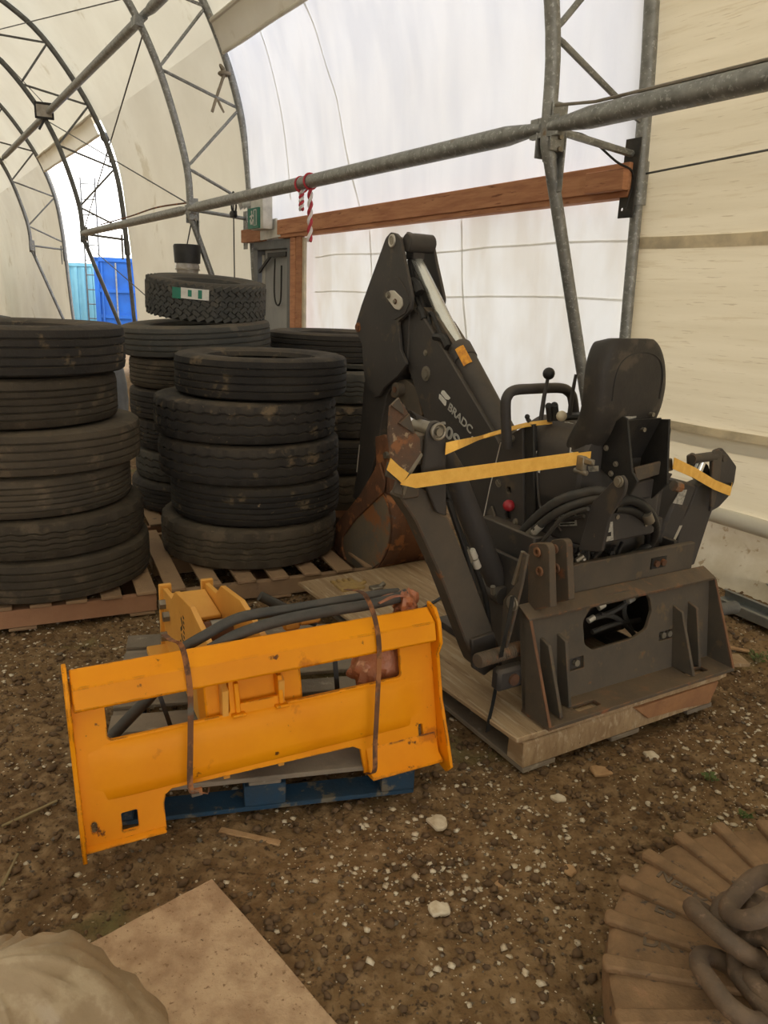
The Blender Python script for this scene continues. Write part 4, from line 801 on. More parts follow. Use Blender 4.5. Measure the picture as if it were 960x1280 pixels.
TC = Vector((1.17, 1.27, 0)); TR = .63; TH_ = .125
T = thing('rubber_track', 'coiled dusty brown rubber track with raised lugs, bottom right corner', 'track', TC)
V = []; Fc = []; n = 120; prof = [(TR-.005, .0), (TR, .03), (TR-.004, TH_-.012), (TR-.018, TH_), (TR-.15, TH_+.002), (TR-.30, TH_-.002), (TR-.33, TH_-.02), (TR-.33, 0)]
for i in range(n):
    a = 2*math.pi*i/n
    for r_, z in prof: V.append(TC+Vector((math.cos(a)*r_, math.sin(a)*r_, z+ground_h(np.array(0.), np.array(3.))*0)))
for i in range(n):
    for j in range(len(prof)): Fc.append((i*len(prof)+j, ((i+1) % n)*len(prof)+j, ((i+1) % n)*len(prof)+(j+1) % len(prof), i*len(prof)+(j+1) % len(prof)))
bd = part('belt', MB().add(V, Fc), MT['track'], T)
lug_m = MB(); X_, Yv = Vector((1, 0, 0)), Vector((0, 1, 0))
lug_m.prism([(TR-.34, -.020, 0), (TR+.004, -.021, 0), (TR+.012, -.012, 0), (TR+.012, .012, 0), (TR+.004, .021, 0), (TR-.34, .014, 0)], (0, 0, .021)); lug_me = None
NL = 28
for i in range(NL):
    a = 2*math.pi*(i+.15)/NL
    if lug_me is None:
        me_ = lug_m.mesh('lug'); me_.materials.append(MT['track']); lug_me = me_
    o = bpy.data.objects.new('lug', lug_me); col.objects.link(o); o.parent = T; o.location = (0, 0, TH_-.004); o.rotation_euler = (0, 0, a)
    md = o.modifiers.new('edge', 'BEVEL'); md.width = .009; md.segments = 2
    o2 = bpy.data.objects.new('lug_end', lug_me) if False else None
# embossed letters on the belt between lugs
def text_mesh(s, size, depth, O, X, Yv, align='LEFT', font_shear=0, bold=0, spacing=1.0):
    cu_ = bpy.data.curves.new('t', 'FONT'); cu_.body = s; cu_.size = size; cu_.extrude = depth/2; cu_.align_x = align; cu_.shear = font_shear; cu_.offset = bold; cu_.space_character = spacing
    ob = bpy.data.objects.new('tmp', cu_); col.objects.link(ob); dg = bpy.context.evaluated_depsgraph_get(); me_ = bpy.data.meshes.new_from_object(ob.evaluated_get(dg)); bpy.data.objects.remove(ob)
    Z = X.cross(Yv); mt_ = Matrix((X, Yv, Z)).transposed().to_4x4(); mt_.translation = O; me_.transform(mt_); return me_
for (deg, s, rr) in ((136, 'NBED', TR-.05), (136, 'DI', TR-.22), (151, 'E8', TR-.09), (165, 'DR', TR-.08)):
    i = round((deg/360*NL)-.65); a = 2*math.pi*(i+.65)/NL; d = Vector((math.cos(a), math.sin(a), 0)); t = Vector((-d.y, d.x, 0))
    part('embossed_letters', text_mesh(s, .052, .005, TC+d*rr-t*.018+EZ*(TH_+.0015), -d, -t, bold=.001), MT['track_dark'], T)
def link_pts(c, L_, Wl, X, Yv, n=8):
    pts = []
    for k in range(n+1): a = -math.pi/2+math.pi*k/n; pts.append(c+X*(L_/2-Wl/2+math.cos(a)*Wl/2)+Yv*math.sin(a)*Wl/2)
    for k in range(n+1): a = math.pi/2+math.pi*k/n; pts.append(c+X*(-L_/2+Wl/2+math.cos(a)*Wl/2)+Yv*math.sin(a)*Wl/2)
    return pts
def link_mesh(c, L_, Wl, X, Yv, r_, m=10):
    pts = link_pts(c, L_, Wl, X, Yv); n = len(pts); V = []; Fc = []; Z = X.cross(Yv)
    for i, p in enumerate(pts):
        t = (pts[(i+1) % n]-pts[i-1]).normalized(); u = t.cross(Z).normalized()
        for k in range(m): a = 2*math.pi*k/m; V.append(p+(u*math.cos(a)+Z*math.sin(a))*r_)
    for i in range(n):
        for k in range(m): Fc.append((i*m+k, i*m+(k+1) % m, ((i+1) % n)*m+(k+1) % m, ((i+1) % n)*m+k))
    return MB().add(V, Fc)
T = thing('heavy_chain', 'heavy rusty chain piled on the coiled rubber track, bottom right', 'chain', Vector((1.05, 1.42, .13)))
def vv(*a): return Vector(a).normalized()
LK = [((949, 1120), .33, vv(.75, .55, .25), vv(-.4, .7, -.5)), ((905, 1165), .24, vv(.3, -.8, .1), vv(.7, .3, -.55)), ((940, 1165), .24, vv(.25, -.85, -.1), vv(.8, .3, .45)), ((915, 1235), .20, vv(.2, -.9, .0), vv(.9, .15, -.3)), ((960, 1215), .25, vv(.2, -.9, .1), vv(.6, .1, .8)), ((975, 1150), .26, vv(.4, -.8, .1), vv(.8, .4, -.3)), ((985, 1250), .21, vv(.3, -.8, .1), vv(.8, .4, -.3))]
for (px, h, X_, Yv) in LK:
    Yv = (Yv-X_*Yv.dot(X_)).normalized(); c = at_h(px[0], px[1], h); part('chain_link', link_mesh(c, .165, .105, X_, Yv, .0215), MT['chain'], T)

# ================================================================ loose bits on the ground
def gz(p): return float(ground_h(np.array(p.x), np.array(p.y)))
def chip(px, py, s, mt, label, cat, name, seed=1, thin=.22, asp=1.0):
    p = at_h(px, py, 0); p.z = gz(p); g = random.Random(seed); n = 11; top = []; rt = g.uniform(0, 3)
    for i in range(n):
        a = 2*math.pi*i/n; r_ = s*g.uniform(.65, 1.1)/2; top.append(p+Vector((math.cos(a+rt)*r_*asp, math.sin(a+rt)*r_, 0)))
    return solo(name, MB().prism(top, Vector((0, 0, s*thin))), MT[mt], label, cat, bevel=s*.06)
chip(547, 1025, .075, 'chip', 'largest whitish lime flake, on the dirt right of the blue pallet', 'flake', 'lime_flake', 2)
chip(549, 1140, .060, 'chip', 'whitish lime flake on open dirt at the lower middle of the photo', 'flake', 'lime_flake', 5)
chip(699, 994, .050, 'chip', 'pale flake on dirt just below the front corner of plywood pallet', 'flake', 'lime_flake', 7, asp=1.4)
chip(815, 939, .065, 'chip', 'pale flake in the lime patch right of the plywood pallet', 'flake', 'lime_flake', 9)
chip(750, 961, .070, 'tanchip', 'tan wood flake on dirt below the middle of the plywood pallet edge', 'flake', 'wood_flake', 3, asp=1.3)
chip(712, 1087, .05, 'tanchip', 'tan chip with a white spot, on dirt between pallet and rubber track', 'flake', 'wood_flake', 13)
chip(838, 1095, .085, 'tanchip', 'tan bark piece touching the outer edge of the rubber track', 'flake', 'bark_piece', 4, asp=.8)
chip(625, 1100, .035, 'tanchip', 'small tan chip on open dirt right of the fibreboard', 'flake', 'wood_flake', 14)
def stick(px0, py0, px1, py1, w_, h_, mt, label, name='wood_strip', cat='stick'):
    a = at_h(px0, py0); b_ = at_h(px1, py1); a.z = gz(a)+.006; b_.z = gz(b_)+.006; d = (b_-a).normalized(); s_ = d.cross(EZ).normalized(); return solo(name, MB().box((a+b_)/2+EZ*h_/2, (b_-a).length, w_, h_, d, s_, s_.cross(d)), MT[mt], label, cat, bevel=.002)
stick(275, 1035, 350, 1051, .022, .008, 'tanchip', 'flat splinter of wood on dirt in front of the blue pallet')
stick(895, 806, 940, 812, .03, .010, 'tanchip', 'reddish wood strip at right of the plywood pallet')
stick(2, 1030, 72, 1003, .010, .006, 'straw', 'thin pale root lying on dirt at the left edge')
stick(2, 1100, 22, 1062, .008, .006, 'straw', 'short pale twig at the left edge above the plastic bag')
stick(915, 1065, 918, 1030, .006, .005, 'straw', 'thin straw stalk above the rubber track')
a_ = at_h(868, 770); solo('board_offcut', MB().box(M(1.33, .24, .03), .30, .10, .018, (EX*.9-EY*.43).normalized(), (EY*.9+EX*.43).normalized(), EZ), MT['ply'], 'short wooden board end beside right corner of plywood pallet, under the channel', 'board', bevel=.003)
# galvanised channels along the wall
def channel(name, p, q, w_, h_, label):
    d = (q-p).normalized(); s_ = d.cross(EZ).normalized(); L_ = (q-p).length; c = (p+q)/2; m_ = MB()
    m_.box(c, L_, w_, .004, d, s_, EZ).box(c+s_*w_/2+EZ*h_/2, L_, .004, h_, d, s_, EZ).box(c-s_*w_/2+EZ*h_/2, L_, .004, h_, d, s_, EZ).box(c+s_*(w_/2-.012)+EZ*h_, L_, .024, .004, d, s_, EZ).box(c-s_*(w_/2-.012)+EZ*h_, L_, .024, .004, d, s_, EZ)
    return solo(name, m_, MT['galv_ch'], label, 'channel')
MT['galv_ch'] = mat('bright galvanised channel', (.30, .31, .30), (.22, .23, .22), rough=.4, metal=.6, nscale=8, bump=.05)
channel('steel_channel', at_h(893, 748, .03), at_h(1085, 830, .03), .17, .045, 'near galvanised steel channel lying along the wall at right edge')
channel('steel_channel', at_h(888, 706, .03), at_h(1075, 795, .03), .07, .06, 'narrow galvanised channel behind the wider one at the wall foot')
# weeds
def weed(px, py, n, hgt, label, seed, mt='weed', spread=.06):
    g = random.Random(seed); p = at_h(px, py, 0); p.z = gz(p); T = thing('weed', label, 'weed', p); st = MB(); lf = MB()
    for i in range(n):
        a = g.uniform(0, 6.28); r_ = g.uniform(.2, 1)*spread; h = hgt*g.uniform(.5, 1); d = Vector((math.cos(a), math.sin(a), 0)); P = spline([p+d*.005, p+d*r_*.5+EZ*h*.6, p+d*r_+EZ*h], 3); st.tube(P, [.0022]*(len(P)-1)+[.0008], 4)
        for k in range(5):
            c = P[min(len(P)-1, 1+k)]; v = Vector((g.uniform(-1, 1), g.uniform(-1, 1), g.uniform(-.1, .6))).normalized(); w_ = v.orthogonal().normalized(); l_ = g.uniform(.012, .024)
            lf.prism([c, c+v*l_*.5+w_*l_*.28, c+v*l_, c+v*l_*.5-w_*l_*.28], v.cross(w_)*.0012)
    part('stem', st, MT['straw'], T); part('leaf', lf, MT[mt], T, kind='stuff', smooth=0)
weed(882, 712, 22, .20, 'green and dry weed tuft at wall foot behind the backhoe', 4, spread=.14)
weed(948, 822, 18, .07, 'low grey-green weed tuft at the right edge near the wood strip', 5, spread=.07)
weed(889, 970, 5, .03, 'tiny green sprout on dirt right of the plywood pallet', 6, spread=.03)
weed(932, 1012, 5, .02, 'tiny weed sprout near the right edge above the track', 9, spread=.02)
# ================================================================ backhoe attachment
BH = thing('backhoe_attachment', 'black backhoe attachment with raised boom, seat and rusty bucket on plywood pallet', 'backhoe', M(.54, .4, .156))
mc, md_, mr = MT['machine'], MT['machine_dirty'], MT['machine_rust']
def PA(pts, a): return [pa(x, y, a) for x, y in pts]
def PB(pts, b): return [pb(x, y, b) for x, y in pts]
def prA(name, pts, a, th, mt=mc, bev=.004, rnd=0, parent=BH, label=None, rn=4):
    P = PA(pts, a); P = round_poly(P, rnd, rn) if rnd else P; return part(name, MB().prism(P, EX*th), mt, parent, bevel=bev, label=label, smooth=30)
def prB(name, pts, b, th, mt=mc, bev=.004, rnd=0, parent=BH, label=None, rn=4):
    P = PB(pts, b); P = round_poly(P, rnd, rn) if rnd else P; return part(name, MB().prism(P, EY*th), mt, parent, bevel=bev, label=label, smooth=30)
def boltA(px, py, a, r_=.014, h=.012, mt='steel', parent=BH, name='bolt', n=8):
    c = pa(px, py, a); return part(name, MB().cyl(c, c-EX*h*.4, r_*1.5, 16).cyl(c, c-EX*h, r_, n), MT[mt], parent)

# ---- mounting plate
F0 = M(.065, .10, .176); PX = EX; PYv = (EY*.05+EZ*.345).normalized(); PN = PX.cross(PYv)
def pm(px, py): q = on_plane(px, py, F0, PN)-F0; return (q.dot(PX), q.dot(PYv))
HT = .352; WP = 1.0
oval = [pm(*q) for q in ((727, 777), (736, 760), (756, 744), (780, 738), (802, 738), (811, 748), (813, 763), (806, 786), (790, 797), (739, 812), (729, 805))]
oval = [(p.x, p.y) for p in round_poly([Vector((x, y, 0)) for x, y in oval], .012, 3)]
slots = [rrect(pm(706, 840)[0], pm(706, 840)[1], pm(728, 822)[0], pm(712, 823)[1], .004, 2), rrect(pm(822, 801)[0], pm(822, 801)[1], pm(842, 786)[0], pm(826, 789)[1], .004, 2)]
fp = part('mounting_plate', plate_mesh('mounting_plate', [(0, 0), (WP, 0), (WP, HT), (0, HT)], [oval]+slots, .012, F0, PX, PYv), md_, BH)
for s_ in slots:
    cxs = (min(p[0] for p in s_)+max(p[0] for p in s_))/2; cys = (min(p[1] for p in s_)+max(p[1] for p in s_))/2
    part('slot_backing', MB().box(F0+PX*cxs+PYv*cys-PN*.012, .09, .05, .008, PX, PYv, PN), mc, fp)
    for d in ((-.018, .018) if cxs > .5 else (.012,)): part('bolt', MB().cyl(F0+PX*(cxs+d)+PYv*cys-PN*.006, F0+PX*(cxs+d)+PYv*cys+PN*.008, .013, 8), MT['steel'], fp)
fr_bot, fr_top = (-.028, .172), (.119, .520)
for a, lb in ((.065, 'left end flange with a rusty orange edge'), (1.055, None)):
    part('end_flange', MB().prism([M(a, .112, .170), M(a, fr_bot[0], fr_bot[1]), M(a, fr_top[0], fr_top[1]), M(a, .178, .548), M(a, .17, .50)], EX*.012), md_, BH, bevel=.002, label=lb)
    part('rust_edge', MB().ribbon([M(a+.006, fr_bot[0]-.002, fr_bot[1]+.005), M(a+.006, fr_top[0]-.002, fr_top[1]-.005)], EX, .011, .003), MT['edge_rust'], BH)
part('top_flange', MB().prism([M(.065, fr_top[0], fr_top[1]), M(.065, .185, .552), M(.065, .183, .540), M(.065, fr_top[0]+.004, fr_top[1]-.012)], EX*1.0), mr, BH, bevel=.002)
def shelf_xy(a0, a1, b0, b1): return [(a0, b0), (a1, b0), (a1, b1), (a0, b1)]
part('bottom_shelf', plate_mesh('bottom_shelf', [(.0, .0), (1.0, .0), (1.0, .145), (.0, .145)], [rrect(.17, .035, .285, .075, .003, 1), rrect(.77, .035, .885, .075, .003, 1)], .012, M(.065, -.030, .171), EX, EY), mr, BH)
for a in (.135, .215, .835, .925):
    part('gusset_rib', MB().prism(round_poly([M(a, .115, .18), M(a, -.012 if a not in (.215, .925) else .03, .182), M(a, .085, .42), M(a, .135, .435)], .006, 2), EX*.014), md_, BH, bevel=.002)
# ---- ears
def ear(a, px):
    P = [pa(x, y, a) for x, y in px]; P = round_poly(P, [0, .03, .03, 0], 6)
    return part('hitch_ear', MB().prism(P, EX*.030), mr, BH, bevel=.002)
for a, px, hs_ in ((.115, [(660, 764), (660, 679), (686, 679), (688, 759)], ((673, 690), (676, 714))), (.215, [(690, 755), (686, 675), (708, 673), (711, 750)], ((695, 686), (697, 710)))):
    e = ear(a, px)
    for h in hs_: c = pa(*h, a); part('pin_hole', MB().tube([c-EX*.006+(EY*math.cos(t)+EZ*math.sin(t))*.013 for t in np.linspace(0, 6.283, 15)], .005, 6).cyl(c-EX*.0025, c-EX*.0005, .010, 12), MT['edge_rust'], e)
part('cross_beam', MB().mbox(.20, 1.0, .19, .215, .535, .66).mbox(.16, 1.0, .18, .27, .53, .545), md_, BH, bevel=.004)
c = pb(823, 703, .188); part('bolt_slot', MB().box(c, .085, .006, .045, EX, EY, EZ), MT['black'], BH)
for d in (-.018, .020): part('bolt', MB().cyl(c+EX*d-EY*.002, c+EX*d-EY*.014, .014, 8), MT['rust'], BH)
# ---- chassis
part('chassis_box', MB().mbox(.22, .92, .30, .62, .50, .745).mbox(.22, .92, .42, .62, .19, .5).mbox(.24, .9, .14, .18, .19, .22), mc, BH, bevel=.006)
part('chassis_side', MB().prism([M(.16, .16, .20), M(.16, .62, .20), M(.16, .62, .66), M(.16, .24, .66)], EX*.02), mc, BH, bevel=.003)
part('chassis_side', MB().prism([M(.93, .16, .20), M(.93, .62, .20), M(.93, .62, .66), M(.93, .24, .66)], EX*.02), mc, BH, bevel=.003)
part('skid', MB().mbox(.22, .32, .1, .9, .157, .19).mbox(.78, .88, .1, .9, .157, .19), mc, BH, bevel=.003)
# valve box with labels
vb = part('valve_box', MB().prism(round_poly([M(.30, .12, .75), M(.66, .12, .76), M(.66, .60, .72), M(.30, .60, .72)], .03, 5), EZ*.16), mc, BH, bevel=.008)
def decalA(px, a, name, mt, parent=BH, lift=.0015, label=None): return part(name, MB().prism(PA(px, a-lift), EX*.001), MT[mt], parent, label=label)
def decalB(px, b, name, mt, parent=BH, lift=.0015, label=None): return part(name, MB().prism(PB(px, b-lift), EY*.001), MT[mt], parent, label=label)
decalA([(698, 643), (720, 642), (721, 657), (698, 658)], .30, 'spec_plate', 'label', vb)
lines = MB()
for k in range(4): lines.prism(PA([(700, 645+k*3.2), (718, 644+k*3.2), (718, 645.7+k*3.2), (700, 646.7+k*3.2)], .297), EX*.001)
part('plate_print', lines, MT['black'], vb)
decalB([(753, 654), (766, 652), (767, 675), (748, 679)], .12, 'warning_label', 'label', vb, label='pale trapezoid label with a code strip')
part('label_print', MB().prism(PB([(752, 667), (764, 665), (764, 670), (751, 672)], .117), EY*.001), MT['black'], vb)
for q in ((771, 646), (807, 655)): c = pb(*q, .12); part('screw', MB().cyl(c, c-EY*.006, .009, 10), MT['steel'], vb)
# ---- control console: a moulded cover with a rounded shoulder
prof = [(.30, .78), (.30, 1.00), (.312, 1.08), (.345, 1.135), (.40, 1.16), (.76, 1.16), (.76, .78)]
P = round_poly([M(a, .19, h) for a, h in prof], .02, 3)
cs = part('console_cover', MB().prism(P, EY*.35), MT['blackmatte'] if False else mc, BH, bevel=.012)
part('console_groove', MB().tube(spline(PA([(668, 548), (672, 600), (676, 635), (690, 648), (702, 664)], .297), 5), .006, 6), mc, cs)
part('console_band', MB().prism(PA([(655, 532), (667, 530), (668, 640), (657, 660)], .285), EX*.02), MT['black'], BH, bevel=.004)
part('console_lower_edge', MB().tube(spline(PA([(655, 648), (700, 650), (730, 645)], .293), 4), .008, 6), mc, cs)
# white symbols
ic = MB()
for a_, b_ in (((662, 569), (671, 565)), ((663, 573), (669, 570)), ((663, 577), (667, 575))): p, q = pa(*a_, .296), pa(*b_, .296); ic.box((p+q)/2, .0015, (q-p).length, .009, EX, (q-p).normalized(), EZ)
ic.box(pa(662, 571, .296), .0015, .007, .034, EX, EY, EZ); ic.box(pa(674, 588, .296), .0015, .010, .018, EX, EY, EZ); ic.box(pa(713, 563, .296), .0015, .006, .02, EX, EY, EZ); ic.box(pa(715, 566, .296), .0015, .02, .006, EX, EY, EZ)
part('white_symbols', ic, MT['decal'], cs)
ic = MB(); 
for k in range(9):
    c = M(.36+.038*(k % 5), .24+.07*(k//5)+.02*(k % 2), 1.1615); ic.box(c, .004, .045, .0012, EX, EY, EZ).box(c+EY*.01, .020, .004, .0012, EX, EY, EZ)
part('lever_diagram', ic, MT['decal'], cs)
decalA([(735, 583), (748, 582), (748, 589), (736, 590)], .28, 'small_label', 'label', cs)
# ---- frame side plate
sp_ = [(626, 552), (655, 534), (657, 700), (600, 714), (603, 655)]; P0_ = M(.285, 0, 0)
def la(px, py, a=.285): q = pa(px, py, a)-M(a, 0, 0); return (q.dot(EY), q.dot(EZ))
hl = [circ(*la(x, y), r_, 12) for x, y, r_ in ((637, 645, .02), (638, 612, .014), (644, 655, .010), (640, 588, .010))]
poly = [la(*q) for q in sp_]
sd_ = part('frame_side', plate_mesh('frame_side', poly, hl, .014, M(.285, 0, 0), EY, EZ), mc, BH)
for q in ((641, 548), (624, 605), (645, 652), (623, 603), (618, 650)): boltA(*q, .277, .009, .01, parent=sd_)
part('red_knob', MB().ball(pa(636, 632, .262), .024, 12), MT['red'], BH)
part('side_gusset', MB().prism(PA([(609, 640), (614, 632), (632, 688), (603, 686)], .262), EX*.01), md_, BH, bevel=.002)
part('deck_step', MB().prism(PA([(598, 690), (660, 694), (655, 716), (598, 712)], .262), EX*.02), mc, BH, bevel=.003)
part('thin_cable', MB().tube(PA([(626, 553), (612, 610), (600, 668)], .25), .0022, 5), MT['zinc'], BH)
# ---- boom
bo = prA('boom', [(497, 420), (503, 392), (514, 382), (530, 398), (560, 446), (592, 500), (623, 551), (640, 600), (645, 690), (590, 700), (575, 655), (553, 600), (536, 545), (527, 512), (513, 470)], .43, .14, bev=.006, rnd=.03)
prA('boom_inner_web', [(518, 388), (530, 384), (550, 402), (578, 448), (612, 515), (630, 552), (600, 515), (560, 452)], .455, .09, mt=md_, bev=.003, parent=bo)
boltA(533, 467, .43, .024, .014, parent=bo, name='boom_pin', n=16); boltA(532, 441, .43, .010, .008, parent=bo)
# writing on the boom side
def txtA(s, px0, px1, a, size, name, bold=.0, w=None, spacing=1.0):
    p, q = pa(*px0, a), pa(*px1, a); X = (q-p).normalized(); Yv = (-EX).cross(X).normalized()*1.0
    me_ = text_mesh(s, size, .002, Vector((0, 0, 0)), Vector((1, 0, 0)), Vector((0, 1, 0)), bold=bold, spacing=spacing)
    bb = bmesh.new(); dd = size*.016
    for dx, dy in ((-dd, -dd), (dd, -dd), (dd, dd), (-dd, dd)):
        k0 = len(bb.verts); bb.from_mesh(me_); bb.verts.ensure_lookup_table(); bmesh.ops.translate(bb, verts=bb.verts[k0:], vec=(dx, dy, 0))
    bb.to_mesh(me_); bb.free()
    xs = [v.co.x for v in me_.vertices]; L_ = max(xs)-min(xs); k = (q-p).length/L_ if w is None else 1
    me_.transform(Matrix.Diagonal((k, 1, 1, 1))); me_.transform(Matrix.Translation((-min(xs)*k, 0, 0)))
    Z = X.cross(Yv); mt_ = Matrix((X, Yv, Z)).transposed().to_4x4(); mt_.translation = p-EX*.006; me_.transform(mt_)
    return part(name, me_, MT['decal'], bo)
txtA('BRADC', (561, 511.5), (589.5, 542.5), .43, .052, 'lettering', bold=0)
txtA('.', (590.5, 547), (592.5, 549), .43, .08, 'lettering', bold=0)
txtA('609', (549, 535.5), (573, 560), .43, .080, 'model_number', bold=0)
for q in ([(549, 497), (551, 490), (553, 488), (562, 497), (561, 500), (558, 499)], [(549, 496), (549, 500), (555, 508), (558, 508), (558, 502), (551, 494)]):
    pass
for q in ([(552.5, 488), (555, 488), (563, 497.5), (560.5, 500), (557, 499), (551, 491.5)], [(549, 492.5), (551, 493.5), (558, 501.5), (557.5, 506.5), (556, 507.5), (548.5, 498)]): part('logo_bar', MB().prism(PA(q, .428), EX*.001), MT['decal'], bo)
# ---- dipper head plates and stick
hd = [(482, 297), (488, 290), (495, 292), (500, 298), (505, 325), (511, 352), (515, 372), (513, 388), (503, 398), (497, 402), (499, 420), (500, 437), (508, 455), (497, 470), (480, 484), (474, 495), (468, 497), (458, 482), (455, 470), (452, 430), (444, 412), (445, 403), (452, 380)]
dp = prA('dipper_head_plate', hd, .395, .018, bev=.003, rnd=.012)
P = [p+EX*.185 for p in round_poly(PA(hd, .395), .012, 4)]; part('dipper_head_plate', MB().prism(P, EX*.018), mc, BH, bevel=.003)
part('pin_boss', MB().cyl(pa(490, 301, .39), pa(490, 301, .39)+EX*.22, .022, 16), MT['steel'], BH)
part('pin_ring', MB().tube([pa(490, 301, .392)+(EY*math.cos(t)+EZ*math.sin(t))*.026 for t in np.linspace(0, 6.283, 19)], .006, 6), MT['zinc'], BH)
boltA(448, 409, .395, .018, .012, 'rust', parent=dp, n=10)
# keeper plate with two bolts on a raised boss
prA('boss_plate', [(484, 360), (492, 347), (497, 346), (507, 362), (512, 378), (506, 392), (493, 400), (488, 398), (500, 388), (500, 378)], .391, .008, bev=.002, rnd=.006)
kp = prA('keeper_plate', [(482, 368), (487, 363), (492, 363), (502, 373), (503, 382), (499, 388), (493, 386), (484, 374)], .384, .008, mt=MT['zinc'], bev=.002, rnd=.012)
boltA(485.5, 369, .382, .012, .012, parent=kp); c = pa(494, 377, .382); part('bolt_hole', MB().cyl(c, c-EX*.002, .014, 14), MT['rust'], kp); part('bolt', MB().cyl(c, c-EX*.010, .009, 10), MT['steel'], kp)
stp = prA('dipper_stick', [(500, 372), (512, 390), (509, 455), (484, 492), (478, 520), (470, 566), (456, 618), (448, 628), (440, 622), (446, 590), (455, 478), (470, 430)], .425, .12, mt=mc, bev=.005, rnd=.01)
part('stick_edge_scrape', MB().tube(PA([(449.5, 556), (446, 590)], .423), .0035, 5), MT['zinc'], stp)
# ---- dipper cylinder
rod0, rod1, bar1 = pa(517, 318, .50), pa(573, 433, .50), pa(643, 565, .50)
part('chrome_rod', MB().cyl(rod0, rod1+(bar1-rod1)*.1, .031, 20), MT['chrome'], BH)
cyl_ = part('cylinder_barrel', MB().tube([rod1, rod1+(bar1-rod1)*.02, rod1+(bar1-rod1)*.14, rod1+(bar1-rod1)*.145, bar1, bar1+(bar1-rod1)*.5], [.05, .058, .058, .053, .053, .053], 24), mc, BH)
part('rod_eye', MB().cyl(pa(508, 303, .42), pa(508, 303, .42)+EX*.15, .045, 18).box(pa(513, 308, .46)+EX*.03, .07, .07, .12, EX, EY, EZ), mc, BH, bevel=.005)
part('grease_cap', MB().cyl(pa(510, 302, .47), pa(513, 292, .47), .020, 10), mc, BH)
dv = (bar1-rod1).normalized(); tocam = (CAM-rod1); tn = (tocam-dv*tocam.dot(dv)).normalized(); sdv = dv.cross(tn)
dm = MB(); V = []; 
for i in range(7):
    a = -.75+.75*i/6+.35
    for t in (.07, .235): V.append(rod1+(bar1-rod1)*t+(tn*math.cos(a)+sdv*math.sin(a))*.0590)
V2 = [v-(v-(rod1+dv*(v-rod1).dot(dv))).normalized()*.002 for v in V]
dm.add(V+V2, [(2*i, 2*i+1, 2*i+3, 2*i+2) for i in range(6)]+[(14+2*i, 14+2*i+2, 14+2*i+3, 14+2*i+1) for i in range(6)]); part('warning_decal', dm, MT['orange_decal'], cyl_)
# hoses along the boom top
for pts, a, r_ in (([(512, 325), (517, 350), (524, 365), (531, 390), (545, 425), (560, 445), (575, 480), (600, 530)], .47, .013), ([(510, 345), (520, 372), (532, 400), (538, 408), (536, 396), (540, 392), (548, 410), (556, 432), (570, 470), (590, 512)], .45, .010), ([(515, 352), (521, 357), (525, 366)], .44, .024), ([(524, 385), (528, 392), (530, 399)], .44, .018), ([(544, 421), (554, 423), (560, 434)], .44, .020)):
    part('hose', MB().tube(spline(PA(pts, a), 6), r_, 8), MT['black'], BH)
# ---- bucket linkage
part('link_boss', MB().cyl(pa(494, 487, .40), pa(494, 487, .40)+EX*.17, .036, 18), md_, BH); c = pa(493.5, 487, .398); part('link_pin', MB().cyl(c, c-EX*.004, .016, 12), MT['rust'], BH)
prA('bucket_link', [(488, 478), (506, 474), (522, 486), (527, 520), (512, 517), (500, 500), (488, 496)], .44, .09, mt=md_, bev=.005, rnd=.01)
prA('bucket_link', [(504, 477), (516, 477), (530, 500), (532, 520), (523, 518), (514, 490)], .54, .04, mt=md_, bev=.004, rnd=.01)
prA('linkage_housing', [(500, 466), (528, 474), (542, 500), (548, 530), (528, 532), (508, 518)], .50, .03, mt=mc, bev=.003, rnd=.01)
# ---- bucket
bk = prA('bucket_cheek', [(470, 596), (452, 617), (424, 652), (416, 668), (420, 686), (434, 702), (450, 713), (462, 713), (476, 702), (485, 680), (488, 656), (484, 632), (477, 614)], .365, .012, mt=MT['rust_grey'], bev=.002, rnd=.008, label='scraped greyish rusty bucket cheek')
prA('cheek_strap', [(473, 578), (450, 618), (422, 652), (413, 668), (417, 686), (431, 700), (427, 687), (427, 672), (443, 650), (478, 616), (480, 600)], .353, .012, mt=MT['rust'], bev=.002, rnd=.006)
arc = PA([(474, 612), (480, 620), (485, 632), (488.5, 650), (489, 664), (486, 682), (477, 702), (465, 714), (450, 716)], .365); arc = spline(arc, 3)
V = []; Wb = .335; n = len(arc)
for k in range(2):
    for p in arc: V.append(p+EX*Wb*k)
cen = sum(arc, Vector())/n
Vi = [v+((cen+EX*((v-cen).dot(EX)))-v).normalized()*.012 for v in V]
m_ = MB(); m_.add(V+Vi, [(i, i+1, n+i+1, n+i) for i in range(n-1)]+[(2*n+i, 3*n+i, 3*n+i+1, 2*n+i+1) for i in range(n-1)]+[(i, 2*n+i, 2*n+i+1, i+1) for i in range(n-1)]+[(n+i, n+i+1, 3*n+i+1, 3*n+i) for i in range(n-1)]+[(0, n, 3*n, 2*n), (n-1, 3*n-1, 4*n-1, 2*n-1)])
sh = part('bucket_shell', m_, MT['rust'], BH)
def wear_band(a0, a1, off=.004):
    V = []
    for k in (a0, a1):
        for p in arc: V.append(p+EX*k+(p-cen).normalized()*off)
    mm = MB(); mm.add(V, [(i, i+1, n+i+1, n+i) for i in range(n-1)]); return mm
for a0, a1 in ((.004, .085), (.25, .33)):
    o_ = part('wear_band', wear_band(a0, a1).mesh('wear_band', 60), MT['rust'], sh); o_.modifiers.new('t', 'SOLIDIFY').thickness = .006
P = [p+EX*(.335-.0) for p in PA([(470, 596), (452, 617), (424, 652), (416, 668), (420, 686), (434, 702), (450, 713), (462, 713), (476, 702), (485, 680), (488, 656), (484, 632), (477, 614)], .365)]
part('bucket_cheek', MB().prism(round_poly(P, .008), EX*.012), MT['rust'], BH, bevel=.002)
